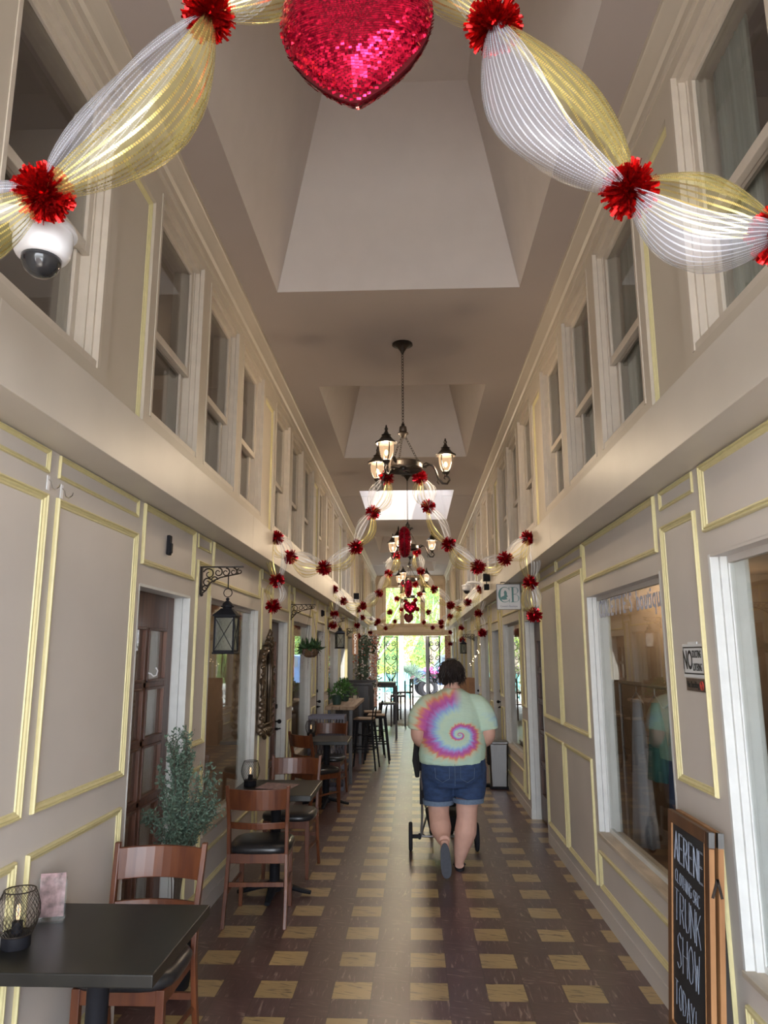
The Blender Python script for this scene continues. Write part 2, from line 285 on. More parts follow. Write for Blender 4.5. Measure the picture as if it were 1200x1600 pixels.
# ---------------- mesh helpers ----------------
class MB:
    def __init__(s): s.v = []; s.f = []; s.uv = {}; s.mi = []; s.cur = 0
    def add(s, vs, fs):
        b = len(s.v); s.v += [tuple(p) for p in vs]; s.f += [tuple(b+i for i in f) for f in fs]; s.mi += [s.cur]*len(fs); return b
    def bx(s, x0, x1, y0, y1, z0, z1):
        x0, x1 = min(x0, x1), max(x0, x1); y0, y1 = min(y0, y1), max(y0, y1); z0, z1 = min(z0, z1), max(z0, z1)
        s.add([(x0, y0, z0), (x1, y0, z0), (x1, y1, z0), (x0, y1, z0), (x0, y0, z1), (x1, y0, z1), (x1, y1, z1), (x0, y1, z1)],
              [(0, 3, 2, 1), (4, 5, 6, 7), (0, 1, 5, 4), (1, 2, 6, 5), (2, 3, 7, 6), (3, 0, 4, 7)]); return s
    def rings(s, rs, closed=True, caps=True, uvs=False):
        n = len(rs[0]); vs = [p for r in rs for p in r]; fs = []
        for i in range(len(rs)-1):
            for j in range(n if closed else n-1):
                a = i*n+j; b = i*n+(j+1) % n; fs.append((a, b, b+n, a+n))
        if caps and closed:
            fs.append(tuple(range(n-1, -1, -1))); fs.append(tuple((len(rs)-1)*n+j for j in range(n)))
        return s.add(vs, fs)
    def lathe(s, prof, n=20, c=(0, 0, 0), caps=True):
        s.rings([[(c[0]+r*math.cos(2*PI*j/n), c[1]+r*math.sin(2*PI*j/n), c[2]+z) for j in range(n)] for r, z in prof], caps=caps); return s
    def tube(s, pts, r, n=8, closed=False, caps=True, sq=None):
        P = [Vector(p) for p in pts]; N = len(P); rr = r if isinstance(r, (list, tuple)) else [r]*N
        T = []
        for i in range(N):
            a = P[i-1] if (i > 0 or closed) else P[i]; b = P[(i+1) % N] if (i < N-1 or closed) else P[i]
            d = (b-a); T.append(d.normalized() if d.length > 1e-9 else Vector((0, 0, 1)))
        up = Vector((0, 0, 1)) if abs(T[0].z) < .9 else Vector((1, 0, 0))
        u = T[0].cross(up).normalized(); rs = []
        for i in range(N):
            u = (u-T[i]*u.dot(T[i])).normalized(); w = T[i].cross(u)
            k = sq or (1, 1)
            rs.append([tuple(P[i]+(u*math.cos(2*PI*j/n)*k[0]+w*math.sin(2*PI*j/n)*k[1])*rr[i]) for j in range(n)])
        if closed: rs.append(rs[0])
        s.rings(rs, caps=caps and not closed); return s
    def beam(s, a, b, w, h, up=(0, 0, 1)):
        a = Vector(a); b = Vector(b); t = (b-a).normalized(); up = Vector(up)
        if abs(t.dot(up)) > .98: up = Vector((0, 1, 0))
        u = t.cross(up).normalized(); v = u.cross(t)
        s.rings([[tuple(p+u*i*w/2+v*j*h/2) for i, j in ((-1, -1), (1, -1), (1, 1), (-1, 1))] for p in (a, b)]); return s
    def prism(s, poly, axis, a, b):
        def P(u, v, w): return {'x': (w, u, v), 'y': (u, w, v), 'z': (u, v, w)}[axis]
        s.rings([[P(u, v, a) for u, v in poly], [P(u, v, b) for u, v in poly]]); return s
    def ball(s, c, r, n=12, k=(1, 1, 1)):
        m = n//2
        s.rings([[(c[0]+r*k[0]*math.sin(PI*(i+.02)/(m+.04))*math.cos(2*PI*j/n), c[1]+r*k[1]*math.sin(PI*(i+.02)/(m+.04))*math.sin(2*PI*j/n), c[2]+r*k[2]*math.cos(PI*(i+.02)/(m+.04))) for j in range(n)] for i in range(m+1)]); return s
    def quad(s, c, a, b):
        c = Vector(c); s.add([tuple(c-a-b), tuple(c+a-b), tuple(c+a+b), tuple(c-a+b)], [(0, 1, 2, 3)]); return s
    def xf(s, M, start=0):
        for i in range(start, len(s.v)): s.v[i] = tuple(M @ Vector(s.v[i]))
        return s
    def mesh(s, name, mats, smooth=False):
        me = bpy.data.meshes.new(name); me.from_pydata(s.v, [], s.f)
        for m in (mats if isinstance(mats, (list, tuple)) else [mats]): me.materials.append(m)
        if len(set(s.mi)) > 1: me.polygons.foreach_set('material_index', s.mi)
        if smooth:
            me.polygons.foreach_set('use_smooth', [True]*len(me.polygons))
            if smooth != 'all': me.set_sharp_from_angle(angle=math.radians(38))
        me.update(); return me
    def build(s, name, mats, parent=None, smooth=False, bevel=0):
        o = bpy.data.objects.new(name, s.mesh(name, mats, smooth)); C.objects.link(o)
        if parent: o.parent = parent
        if bevel:
            b = o.modifiers.new('bevel', 'BEVEL'); b.width = bevel; b.segments = 2; b.limit_method = 'ANGLE'; b.angle_limit = math.radians(40)
        return o
def thing(name, label, cat, loc=(0, 0, 0), rz=0, group=None):
    o = bpy.data.objects.new(name, None); C.objects.link(o); o.location = loc; o.rotation_euler = (0, 0, rz); o.empty_display_size = .1
    return tag(o, label, cat, group)
def tag(o, label, cat, group=None):
    o['label'] = label; o['category'] = cat
    if group: o['group'] = group
    return o
def struct(o): o['kind'] = 'structure'; return o
KIDS = {}
def kids(o): return [c for c in C.objects if c.parent == o]
def dup(root, loc=None, rz=None, label=None, group=None, sc=None):
    tree = {}
    for c in C.objects:
        if c.parent: tree.setdefault(c.parent, []).append(c)
    def cp(o, par):
        n = o.copy(); C.objects.link(n)
        if par: n.parent = par
        for ch in tree.get(o, []): cp(ch, n)
        return n
    r = cp(root, None)
    if loc is not None: r.location = loc
    if rz is not None: r.rotation_euler = (0, 0, rz)
    if label: r['label'] = label
    if group: r['group'] = group
    if sc: r.scale = (sc, sc, sc)
    return r
def text_mesh(name, s, size, mat, parent=None, depth=.001, M=None, squash=1.0, bold=0.0):
    cu = bpy.data.curves.new(name, 'FONT'); cu.body = s; cu.size = size; cu.align_x = 'CENTER'; cu.align_y = 'CENTER'; cu.extrude = depth; cu.offset = bold
    t = bpy.data.objects.new('tmp', cu); C.objects.link(t); bpy.context.view_layer.update()
    me = bpy.data.meshes.new_from_object(t.evaluated_get(bpy.context.evaluated_depsgraph_get())); bpy.data.objects.remove(t)
    me.materials.clear(); me.materials.append(mat)
    o = bpy.data.objects.new(name, me); C.objects.link(o)
    me.transform(Matrix.Diagonal((squash, 1, 1, 1)))
    if M is not None: me.transform(M)
    if parent: o.parent = parent
    return o
def face_matrix(origin, right, up):
    r = Vector(right).normalized(); u = Vector(up).normalized(); n = r.cross(u)
    return Matrix(((r.x, u.x, n.x, origin[0]), (r.y, u.y, n.y, origin[1]), (r.z, u.z, n.z, origin[2]), (0, 0, 0, 1)))
# ================= ARCHITECTURE =================
XW, XO, XG, XD, XB, XU, ZC = 1.335, 1.49, 1.395, 1.435, 1.14, 1.20, 4.38
Y0, Y1 = -1.3, 25.3
def fb(m, s, xa, xb, y0, y1, z0, z1): m.bx(s*xa, s*xb, y0, y1, z0, z1)
# floor, concrete apron, courtyard
m = MB(); m.bx(-1.45, 1.45, -6, 18.6, -.1, 0); struct(m.build('floor', FLOOR))
m = MB(); m.bx(-1.45, 1.45, 18.6, 26.2, -.1, 0); struct(m.build('floor_concrete', CONC))
m = MB(); m.bx(-14, 14, 26.2, 30.2, -.12, -.01); m.bx(-30, 30, 30.2, 60, -.12, -.015); m.bx(-14, 14, -16, -6, -.12, -.01); struct(m.build('ground', GROUND))
m = MB(); rnd = random.Random(3)
for i in range(900):
    x = rnd.uniform(-1.2, 1.6); y = rnd.uniform(26.4, 30.5); a = rnd.uniform(0, PI)
    m.quad((x, y, -.003+rnd.uniform(0, .006)), Vector((math.cos(a), math.sin(a), 0))*.03, Vector((-math.sin(a), math.cos(a), .2))*.02)
o = m.build('leaf_litter', LITTER); o['kind'] = 'stuff'; o['label'] = 'orange fallen leaves scattered on the pale ground outside the gate'; o['category'] = 'leaves'

# layout: (type, y0, y1)
LEFT = [('door', -.7, .2), ('panel', .3, .95), ('panel', 1.03, 1.78), ('panel', 1.87, 2.74), ('panel', 2.82, 3.69), ('door', 3.77, 4.67), ('nar', 4.77, 5.08), ('win', 5.14, 6.77), ('nar', 6.88, 7.34),
        ('door', 7.40, 8.36), ('nar', 8.45, 8.69), ('win', 8.76, 10.32), ('nar', 10.42, 10.80), ('door', 10.93, 11.85), ('nar', 11.98, 12.35), ('win', 12.45, 14.0), ('nar', 14.1, 14.42),
        ('door', 14.5, 15.42), ('nar', 15.52, 15.86), ('win', 15.95, 17.45), ('nar', 17.55, 17.9), ('door', 18.0, 18.9), ('nar', 19.0, 19.35), ('win', 19.45, 20.95), ('nar', 21.05, 21.4), ('door', 21.5, 22.4), ('nar', 22.5, 22.85), ('win', 22.95, 24.45), ('nar', 24.55, 24.9)]
RIGHT = [('door', -.7, .2), ('nar', .3, .6), ('nar', .8, 1.3), ('win', 1.42, 3.12), ('nar', 3.21, 3.65), ('win', 3.73, 5.34), ('panel', 5.41, 6.34), ('panel', 6.41, 7.24), ('door', 7.33, 8.32), ('nar', 8.40, 8.68), ('win', 8.74, 10.36), ('nar', 10.45, 10.78),
         ('door', 10.85, 11.8), ('nar', 11.9, 12.22), ('win', 12.3, 13.9), ('nar', 14.0, 14.33), ('door', 14.42, 15.35), ('nar', 15.45, 15.8), ('win', 15.9, 17.4), ('nar', 17.5, 17.85), ('door', 17.95, 18.85), ('nar', 18.95, 19.3), ('win', 19.4, 20.9), ('nar', 21.0, 21.35), ('door', 21.45, 22.35), ('nar', 22.45, 22.8), ('win', 22.9, 24.4), ('nar', 24.5, 24.85)]
PROF = [(0, 0), (.001, .012), (.006, .019), (.013, .019), (.018, .012), (.024, .016), (.030, .013), (.036, .007), (.046, .006), (.05, 0)]
def moulding(s, x, y0, y1, z0, z1, parent, k=1.0, name='panel_moulding'):
    m = MB(); rs = []
    for d, h in PROF:
        d *= .66*k; X = s*(x-h*.9*k)
        rs.append([(X, y0+d, z0+d), (X, y1-d, z0+d), (X, y1-d, z1-d), (X, y0+d, z1-d)])
    if s < 0: rs = [r[::-1] for r in rs]
    m.rings(rs, caps=False); return m.build(name, GOLD, parent, smooth=False)
ndoor = nwin = 0
def shop_side(side, s, lay):
    global ndoor, nwin
    w = MB(); zt = 2.52
    ops = [(y0, y1, 0 if t == 'door' else .54, 2.085 if t == 'door' else 2.13) for t, y0, y1 in lay if t in ('door', 'win')]
    y = Y0
    for a, b, z0, z1 in ops:
        fb(w, s, XW, XO, y, a, 0, zt)
        if z0 > 0: fb(w, s, XW, XO, a, b, 0, z0)
        fb(w, s, XW, XO, a, b, z1, zt); y = b
    fb(w, s, XW, XO, y, Y1, 0, zt)
    wall = struct(w.build('wall_'+side, WALL))
    for t, a, b in lay:
        if a < 0: continue
        if t in ('panel', 'nar'):
            for z0, z1 in ((2.42, 2.515), (1.14, 2.34), (.18, 1.0)): moulding(s, XW, a, b, z0, z1, wall, 1.0 if z1-z0 > .2 else .62)
        elif t == 'door':
            moulding(s, XW, a, b+.02, 2.19, 2.515, wall)
        else:
            moulding(s, XW, a+.0, b+.0, 2.225, 2.515, wall); moulding(s, XW, a+.02, b-.02, .19, .43, wall)
    for t, a, b in lay:
        if t == 'door':
            ndoor += 1
            # painted jambs are part of the door frame
            d = MB(); J = .015
            xd = XD
            st = .105; zt_ = 2.075
            fb(d, s, xd, xd+.045, a+J, a+J+st, .01, zt_); fb(d, s, xd, xd+.045, b-J-st, b-J, .01, zt_)
            fb(d, s, xd, xd+.045, a+J+st, b-J-st, zt_-.2, zt_); fb(d, s, xd, xd+.045, a+J+st, b-J-st, .01, .26)
            ya, yb = a+J+st, b-J-st; zs = [.26+i*(zt_-.2-.26)/5 for i in range(6)]
            for q in zs[1:-1]: fb(d, s, xd+.004, xd+.04, ya, yb, q-.016, q+.016)
            ym = (ya+yb)/2; fb(d, s, xd+.004, xd+.04, ym-.022, ym+.022, .26, zt_-.2)
            for i in range(5):      # raised beads round each pane
                for p0, p1 in ((ya, ym-.022), (ym+.022, yb)):
                    za, zb = zs[i]+(.016 if i else 0), zs[i+1]-(.016 if i < 4 else 0)
                    for q in ((p0, p0+.014, za, zb), (p1-.014, p1, za, zb), (p0, p1, za, za+.014), (p0, p1, zb-.014, zb)): fb(d, s, xd-.004, xd+.02, *q)
            dr = struct(d.build('door_%d' % ndoor, DOORW, bevel=.003))
            g = MB(); fb(g, s, xd+.018, xd+.024, ya, yb, .26, zt_-.2); g.build('pane', GLASS, dr)
            j = MB()
            for q in ((a, a+.012), (b-.012, b)):
                fb(j, s, XW-.002, XW+.045, *q, 0, 2.085); fb(j, s, XW+.048, XD-.004, *q, 0, 2.085)
            fb(j, s, XW-.001, XO, a+.012, b-.012, 2.075, 2.09)
            j.build('door_frame', WHITE, dr)
            if a in (3.77, 7.33): continue
            h = MB()
            yk = b-.07
            h.ball((s*(xd-.045), yk, 1.0), .024, 12); h.tube([(s*xd, yk, 1.0), (s*(xd-.04), yk, 1.0)], .009); h.tube([(s*xd, yk, 1.16), (s*(xd-.018), yk, 1.16)], .024, 12)
            h.tube([(s*(xd-.03), yk, .92), (s*(xd-.05), yk-.09*s, .92)], .009); h.tube([(s*xd, yk, .92), (s*(xd-.03), yk, .92)], .014)
            h.build('door_handle', BLACK, dr, smooth=True)
        elif t == 'win':
            nwin += 1; z0, z1 = .54, 2.13
            f = MB()
            for q0, q1 in ((a, 1), (b, -1)):   # stepped white casing on both jambs
                fb(f, s, XW-.001, XW+.035, q0, q0+q1*.022, z0, z1); fb(f, s, XW+.035, XG+.004, q0, q0+q1*.036, z0, z1); fb(f, s, XG+.004, XG+.03, q0, q0+q1*.046, z0, z1)
                fb(f, s, XG+.03, XO, q0, q0+q1*.03, z0, z1)
            fb(f, s, XG+.004, XG+.03, a+.046, b-.046, z0, z0+.03)
            wn_ = struct(f.build('window_%d' % nwin, WHITE, bevel=.002))
            f = MB(); fb(f, s, XW+.0, XO, a+.022, b-.022, z1-.012, z1+.001); fb(f, s, XG+.002, XG+.03, a+.046, b-.046, z1-.04, z1-.01); f.build('window_head', WALL, wn_)
            f = MB(); fb(f, s, XW-.012, XO, a+.01, b-.01, z0-.02, z0+.004); f.build('window_sill', SILL, wn_, bevel=.003)
            g = MB(); fb(g, s, XG+.01, XG+.016, a+.046, b-.046, z0+.03, z1-.04); g.build('pane', GLASS, wn_)
    return wall
shop_side('left', -1, LEFT); shop_side('right', 1, RIGHT)

# band / floor slab between storeys
tr = 0
for s, nm in ((-1, 'left'), (1, 'right')):
    m = MB(); fb(m, s, XB, XO, Y0, 24.9, 2.52, 2.78)
    for y in (2.0, 5.55, 9.1, 13.2, 17.3, 21.4): fb(m, s, XB-.0012, XB+.01, y, y+.004, 2.52, 2.78)
    tr += 1; struct(m.build('trim_%d' % tr, BAND, bevel=.003))
# baseboard line (plain kick board, slightly proud)
for s, nm in ((-1, 'left'), (1, 'right')):
    m = MB(); lay = LEFT if s < 0 else RIGHT; y = Y0
    for t, a, b in lay:
        if t == 'door': fb(m, s, XW-.006, XW+.01, y, a-.005, 0, .10); y = b+.005
    fb(m, s, XW-.006, XW+.01, y, Y1, 0, .10); struct(m.build('baseboard_'+nm, WALL))

# ---- upper storey ----
ZS, ZH = 2.88, 4.10
def upper_layout(first):
    out = []; y = first-3.27
    while y < 24.5:
        for k in range(3):
            a = y+k*.94
            if a+.80 < 25.2 and a > -1.2: out.append((a, a+.80))
        y += 3.27
    return out
UL = {-1: upper_layout(3.41), 1: upper_layout(3.34)}
uproto = {}
def upper_window(s):
    # local frame: y from 0 (near) to .8
    a, b = 0, .80
    f = MB()
    for q0, q1 in ((a, 1), (b, -1)):
        fb(f, s, XU-.004, XU+.022, q0, q0+q1*.022, ZS, ZH); fb(f, s, XU+.022, XU+.05, q0, q0+q1*.036, ZS, ZH); fb(f, s, XU+.05, XU+.15, q0, q0+q1*.048, ZS, ZH)
    fb(f, s, XU+.02, XU+.15, a+.02, b-.02, ZH-.035, ZH)
    fb(f, s, XU+.002, XU+.15, a+.02, b-.02, ZS, ZS+.03)
    w = f.build('window_0', CREAM, None)
    for nm, x, z0, z1, br in (('upper_sash', XU+.055, 3.37, ZH-.03, .045), ('lower_sash', XU+.092, ZS+.03, 3.42, .05)):
        m = MB(); p0, p1 = a+.048, b-.048
        fb(m, s, x, x+.03, p0, p0+.04, z0, z1); fb(m, s, x, x+.03, p1-.04, p1, z0, z1); fb(m, s, x, x+.03, p0+.04, p1-.04, z0, z0+br); fb(m, s, x, x+.03, p0+.04, p1-.04, z1-.04, z1)
        sh = m.build(nm, CREAM, w, bevel=.003)
        g = MB(); fb(g, s, x+.014, x+.018, p0+.04, p1-.04, z0+br, z1-.04); g.build('pane', GLASSU, sh)
    if s > 0:
        m = MB(); pts = [(XU+.155+.012*math.sin(i*1.9), .80-.06-i*.012) for i in range(26)]
        m.rings([[(x, y, z) for x, y in pts]+[(x+.003, y, z) for x, y in pts[::-1]] for z in (ZS+.02, ZH-.02)]); m.build('curtain', CURT, w)
    return w
for s, nm in ((-1, 'left'), (1, 'right')):
    w = MB(); y = Y0
    ops = [(a, b, ZS, ZH, 0) for a, b in UL[s]]
    for i in range(len(UL[s])-1):
        b, a = UL[s][i][1], UL[s][i+1][0]
        if a-b > .3: ops.append((b+.08, a-.08, 2.80, 3.99, 1))
    for a, b, z0, z1, pn in sorted(ops):
        fb(w, s, XU, XU+.2, y, a, 2.78, 4.33); fb(w, s, XU, XU+.2, a, b, z1, 4.33)
        if z0 > 2.8: fb(w, s, XU, XU+.2, a, b, 2.78, z0)
        if pn: fb(w, s, XU+.028, XU+.2, a, b, 2.78, z1)
        y = b
    fb(w, s, XU, XU+.2, y, Y1, 2.78, 4.33)
    wall = struct(w.build('wall_upper_'+nm, UPW))
    proto = upper_window(s)
    for i, (a, b) in enumerate(UL[s]):
        nwin += 1
        o = proto if i == 0 else dup(proto)
        o.location = (0, a, 0); o.name = 'window_%d' % nwin; struct(o)
    bs = [(b, UL[s][i+1][0]) for i, (a, b) in enumerate(UL[s][:-1])]
    for b, a in bs:
        if a-b > .3 and b > -1.2:
            m = moulding(s, XU+.028, b+.08, a-.08, 2.80, 3.99, wall, .8)
    # cornice of stepped mouldings
    m = MB(); prof = [(XU+.01, 4.16), (XU-.008, 4.16), (XU-.012, 4.175), (XU-.004, 4.185), (XU-.004, 4.235), (XU-.020, 4.245), (XU-.026, 4.262), (XU-.020, 4.275), (XU-.030, 4.30), (XU-.046, 4.335), (XU-.052, 4.345), (XU-.058, 4.35), (XU-.058, 4.38), (XU+.01, 4.38)]
    m.rings([[(s*x, Y0, z) for x, z in prof], [(s*x, 25.05, z) for x, z in prof]]); tr += 1; struct(m.build('trim_%d' % tr, UPW))

def frost_m():
    m, n, l, b = nmat('frosted_skylight_acrylic'); out = n['Material Output']; n.remove(b)
    tr = n.new('ShaderNodeBsdfTranslucent'); tr.inputs[0].default_value = (.9, .92, .95, 1); t2 = n.new('ShaderNodeBsdfTransparent'); mx = n.new('ShaderNodeMixShader'); mx.inputs[0].default_value = .85; l.new(tr.outputs[0], mx.inputs[1]); l.new(t2.outputs[0], mx.inputs[2]); l.new(mx.outputs[0], out.inputs[0]); return m
FROST = frost_m()
# ---- ceiling with tapered light shafts ----
wells = [(2.30, 5.03, .90, False), (7.0, 9.75, .84, False), (11.82, 14.5, .78, True), (16.6, 19.3, .78, False), (21.3, 23.7, .78, False)]
m = MB(); y = Y0
for a, b, w, op in wells:
    m.bx(-1.6, 1.6, y, a, ZC, ZC+.14); m.bx(-1.6, -w, a, b, ZC, ZC+.14); m.bx(w, 1.6, a, b, ZC, ZC+.14); y = b
m.bx(-1.6, 1.6, y, 25.6, ZC, ZC+.14)
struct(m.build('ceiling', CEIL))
for k, (a, b, w, op) in enumerate(wells):
    m = MB(); zt_ = 5.8; w2 = w*.58; t = .06
    lo = [(-w, a), (w, a), (w, b), (-w, b)]; hi = [(-w2, a+.4), (w2, a+.4), (w2, b-.4), (-w2, b-.4)]
    for i in range(4):
        j = (i+1) % 4
        p = [(*lo[i], ZC+.001), (*lo[j], ZC+.001), (*hi[j], zt_), (*hi[i], zt_)]
        cx, cy = 0, (a+b)/2
        q = [(cx+(x-cx)*1.12, cy+(y_-cy)*1.12, z) for x, y_, z in p]
        m.add(p+q, [(0, 1, 2, 3), (7, 6, 5, 4), (0, 4, 5, 1), (1, 5, 6, 2), (2, 6, 7, 3), (3, 7, 4, 0)])
    if not op: m.bx(-w2*1.15, w2*1.15, a+.3, b-.3, zt_, zt_+.06)
    else:
        g = MB(); g.bx(-w2*1.1, w2*1.1, a+.35, b-.35, zt_, zt_+.008); sk = struct(g.build('window_100', FROST))
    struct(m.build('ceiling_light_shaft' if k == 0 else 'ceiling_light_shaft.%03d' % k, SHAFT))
m = MB(); m.bx(-1.6, 1.6, -1.42, -1.3, 3.35, 4.52); struct(m.build('wall_light_block', UPW))  # unseen wall added above the entrance to keep light off the ceiling
# ---- far end wall with windows and gateway ----
m = MB()
for x0, x1, z0, z1 in ((-1.6, -1.18, 0, 2.36), (1.30, 1.6, 0, 2.36), (-1.6, 1.6, 4.02, 4.38), (-1.6, -.88, 2.72, 4.02), (1.03, 1.6, 2.72, 4.02)):
    m.bx(x0, x1, 25.2, 25.45, z0, z1)
m.bx(-1.6, 1.6, 25.2, 25.45, 2.36, 2.72)
struct(m.build('wall_far', PEACH))
m = MB()
for x in (-1.6, 1.14):
    m.bx(x, x+.46, 25.1, 25.2, 0, 2.34)
struct(m.build('wall_far_brick', BRICK))
m = MB()
for q in ((-.95, 1.08, 2.42, 2.66), (-.97, 1.10, 2.70, 4.05)):
    x0, x1, z0, z1 = q
    for r in ((x0, x1, z0, z0+.03), (x0, x1, z1-.03, z1), (x0, x0+.03, z0, z1), (x1-.03, x1, z0, z1)): m.bx(r[0], r[1], 25.17, 25.2, r[2], r[3])
m.bx(-1.14, 1.14, 25.14, 25.2, 2.34, 2.40); m.bx(-1.14, 1.14, 25.12, 25.2, 2.68, 2.72)
tr += 1; struct(m.build('trim_%d' % tr, PEACHD))
nwin += 1
m = MB()
for x in (-.84, -.30, .0-.0, .52, .98): pass
for x0, x1 in ((-.88, -.84), (-.36, -.22), (.33, .50), (.99, 1.03)): m.bx(x0, x1, 25.24, 25.3, 2.72, 4.02)
m.bx(-.88, 1.03, 25.24, 25.3, 3.97, 4.02); m.bx(-.88, 1.03, 25.24, 25.3, 2.72, 2.76)
wf = struct(m.build('window_%d' % nwin, PEACH, bevel=.003))
g = MB(); g.bx(-.86, 1.01, 25.265, 25.27, 2.74, 4.0); g.build('pane', GLASS, wf)

# ---- rooms behind the shop fronts ----
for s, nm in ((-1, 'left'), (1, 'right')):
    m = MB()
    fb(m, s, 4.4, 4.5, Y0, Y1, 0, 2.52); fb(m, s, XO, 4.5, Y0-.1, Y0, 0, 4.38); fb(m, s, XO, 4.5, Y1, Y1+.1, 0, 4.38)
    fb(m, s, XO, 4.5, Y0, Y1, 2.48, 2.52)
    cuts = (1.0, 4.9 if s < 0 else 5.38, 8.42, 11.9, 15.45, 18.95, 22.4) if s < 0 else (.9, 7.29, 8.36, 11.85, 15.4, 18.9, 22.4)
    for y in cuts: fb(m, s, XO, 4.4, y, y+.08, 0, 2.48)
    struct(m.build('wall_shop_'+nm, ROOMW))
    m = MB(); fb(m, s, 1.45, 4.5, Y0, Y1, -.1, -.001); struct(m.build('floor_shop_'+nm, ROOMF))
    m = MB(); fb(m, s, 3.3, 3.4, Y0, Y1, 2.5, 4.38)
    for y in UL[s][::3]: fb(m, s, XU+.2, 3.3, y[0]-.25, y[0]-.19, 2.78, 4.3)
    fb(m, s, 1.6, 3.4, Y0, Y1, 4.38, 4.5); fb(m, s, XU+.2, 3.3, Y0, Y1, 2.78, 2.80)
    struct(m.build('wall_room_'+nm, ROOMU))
def room_fill(x, y, z, w, col=(1, .72, .45)):
    l = bpy.data.lights.new('room_fill_light', 'POINT'); l.energy = w; l.color = col; l.shadow_soft_size = .08  # added fill light without any fixture, brightens the view through the panes
    o = bpy.data.objects.new('room_fill_light', l); C.objects.link(o); o.location = (x, y, z)
for s in (-1, 1):
    for y in (2.9, 6.9, 10.2, 13.6, 17.2, 20.7): room_fill(s*2.7, y, 2.25, 15)
    for y in (1.0, 5.6, 10.4, 15.3, 20.2): room_fill(s*2.4, y, 4.1, 3.5, (1, .85, .7))  # added fill for the otherwise dark upper rooms
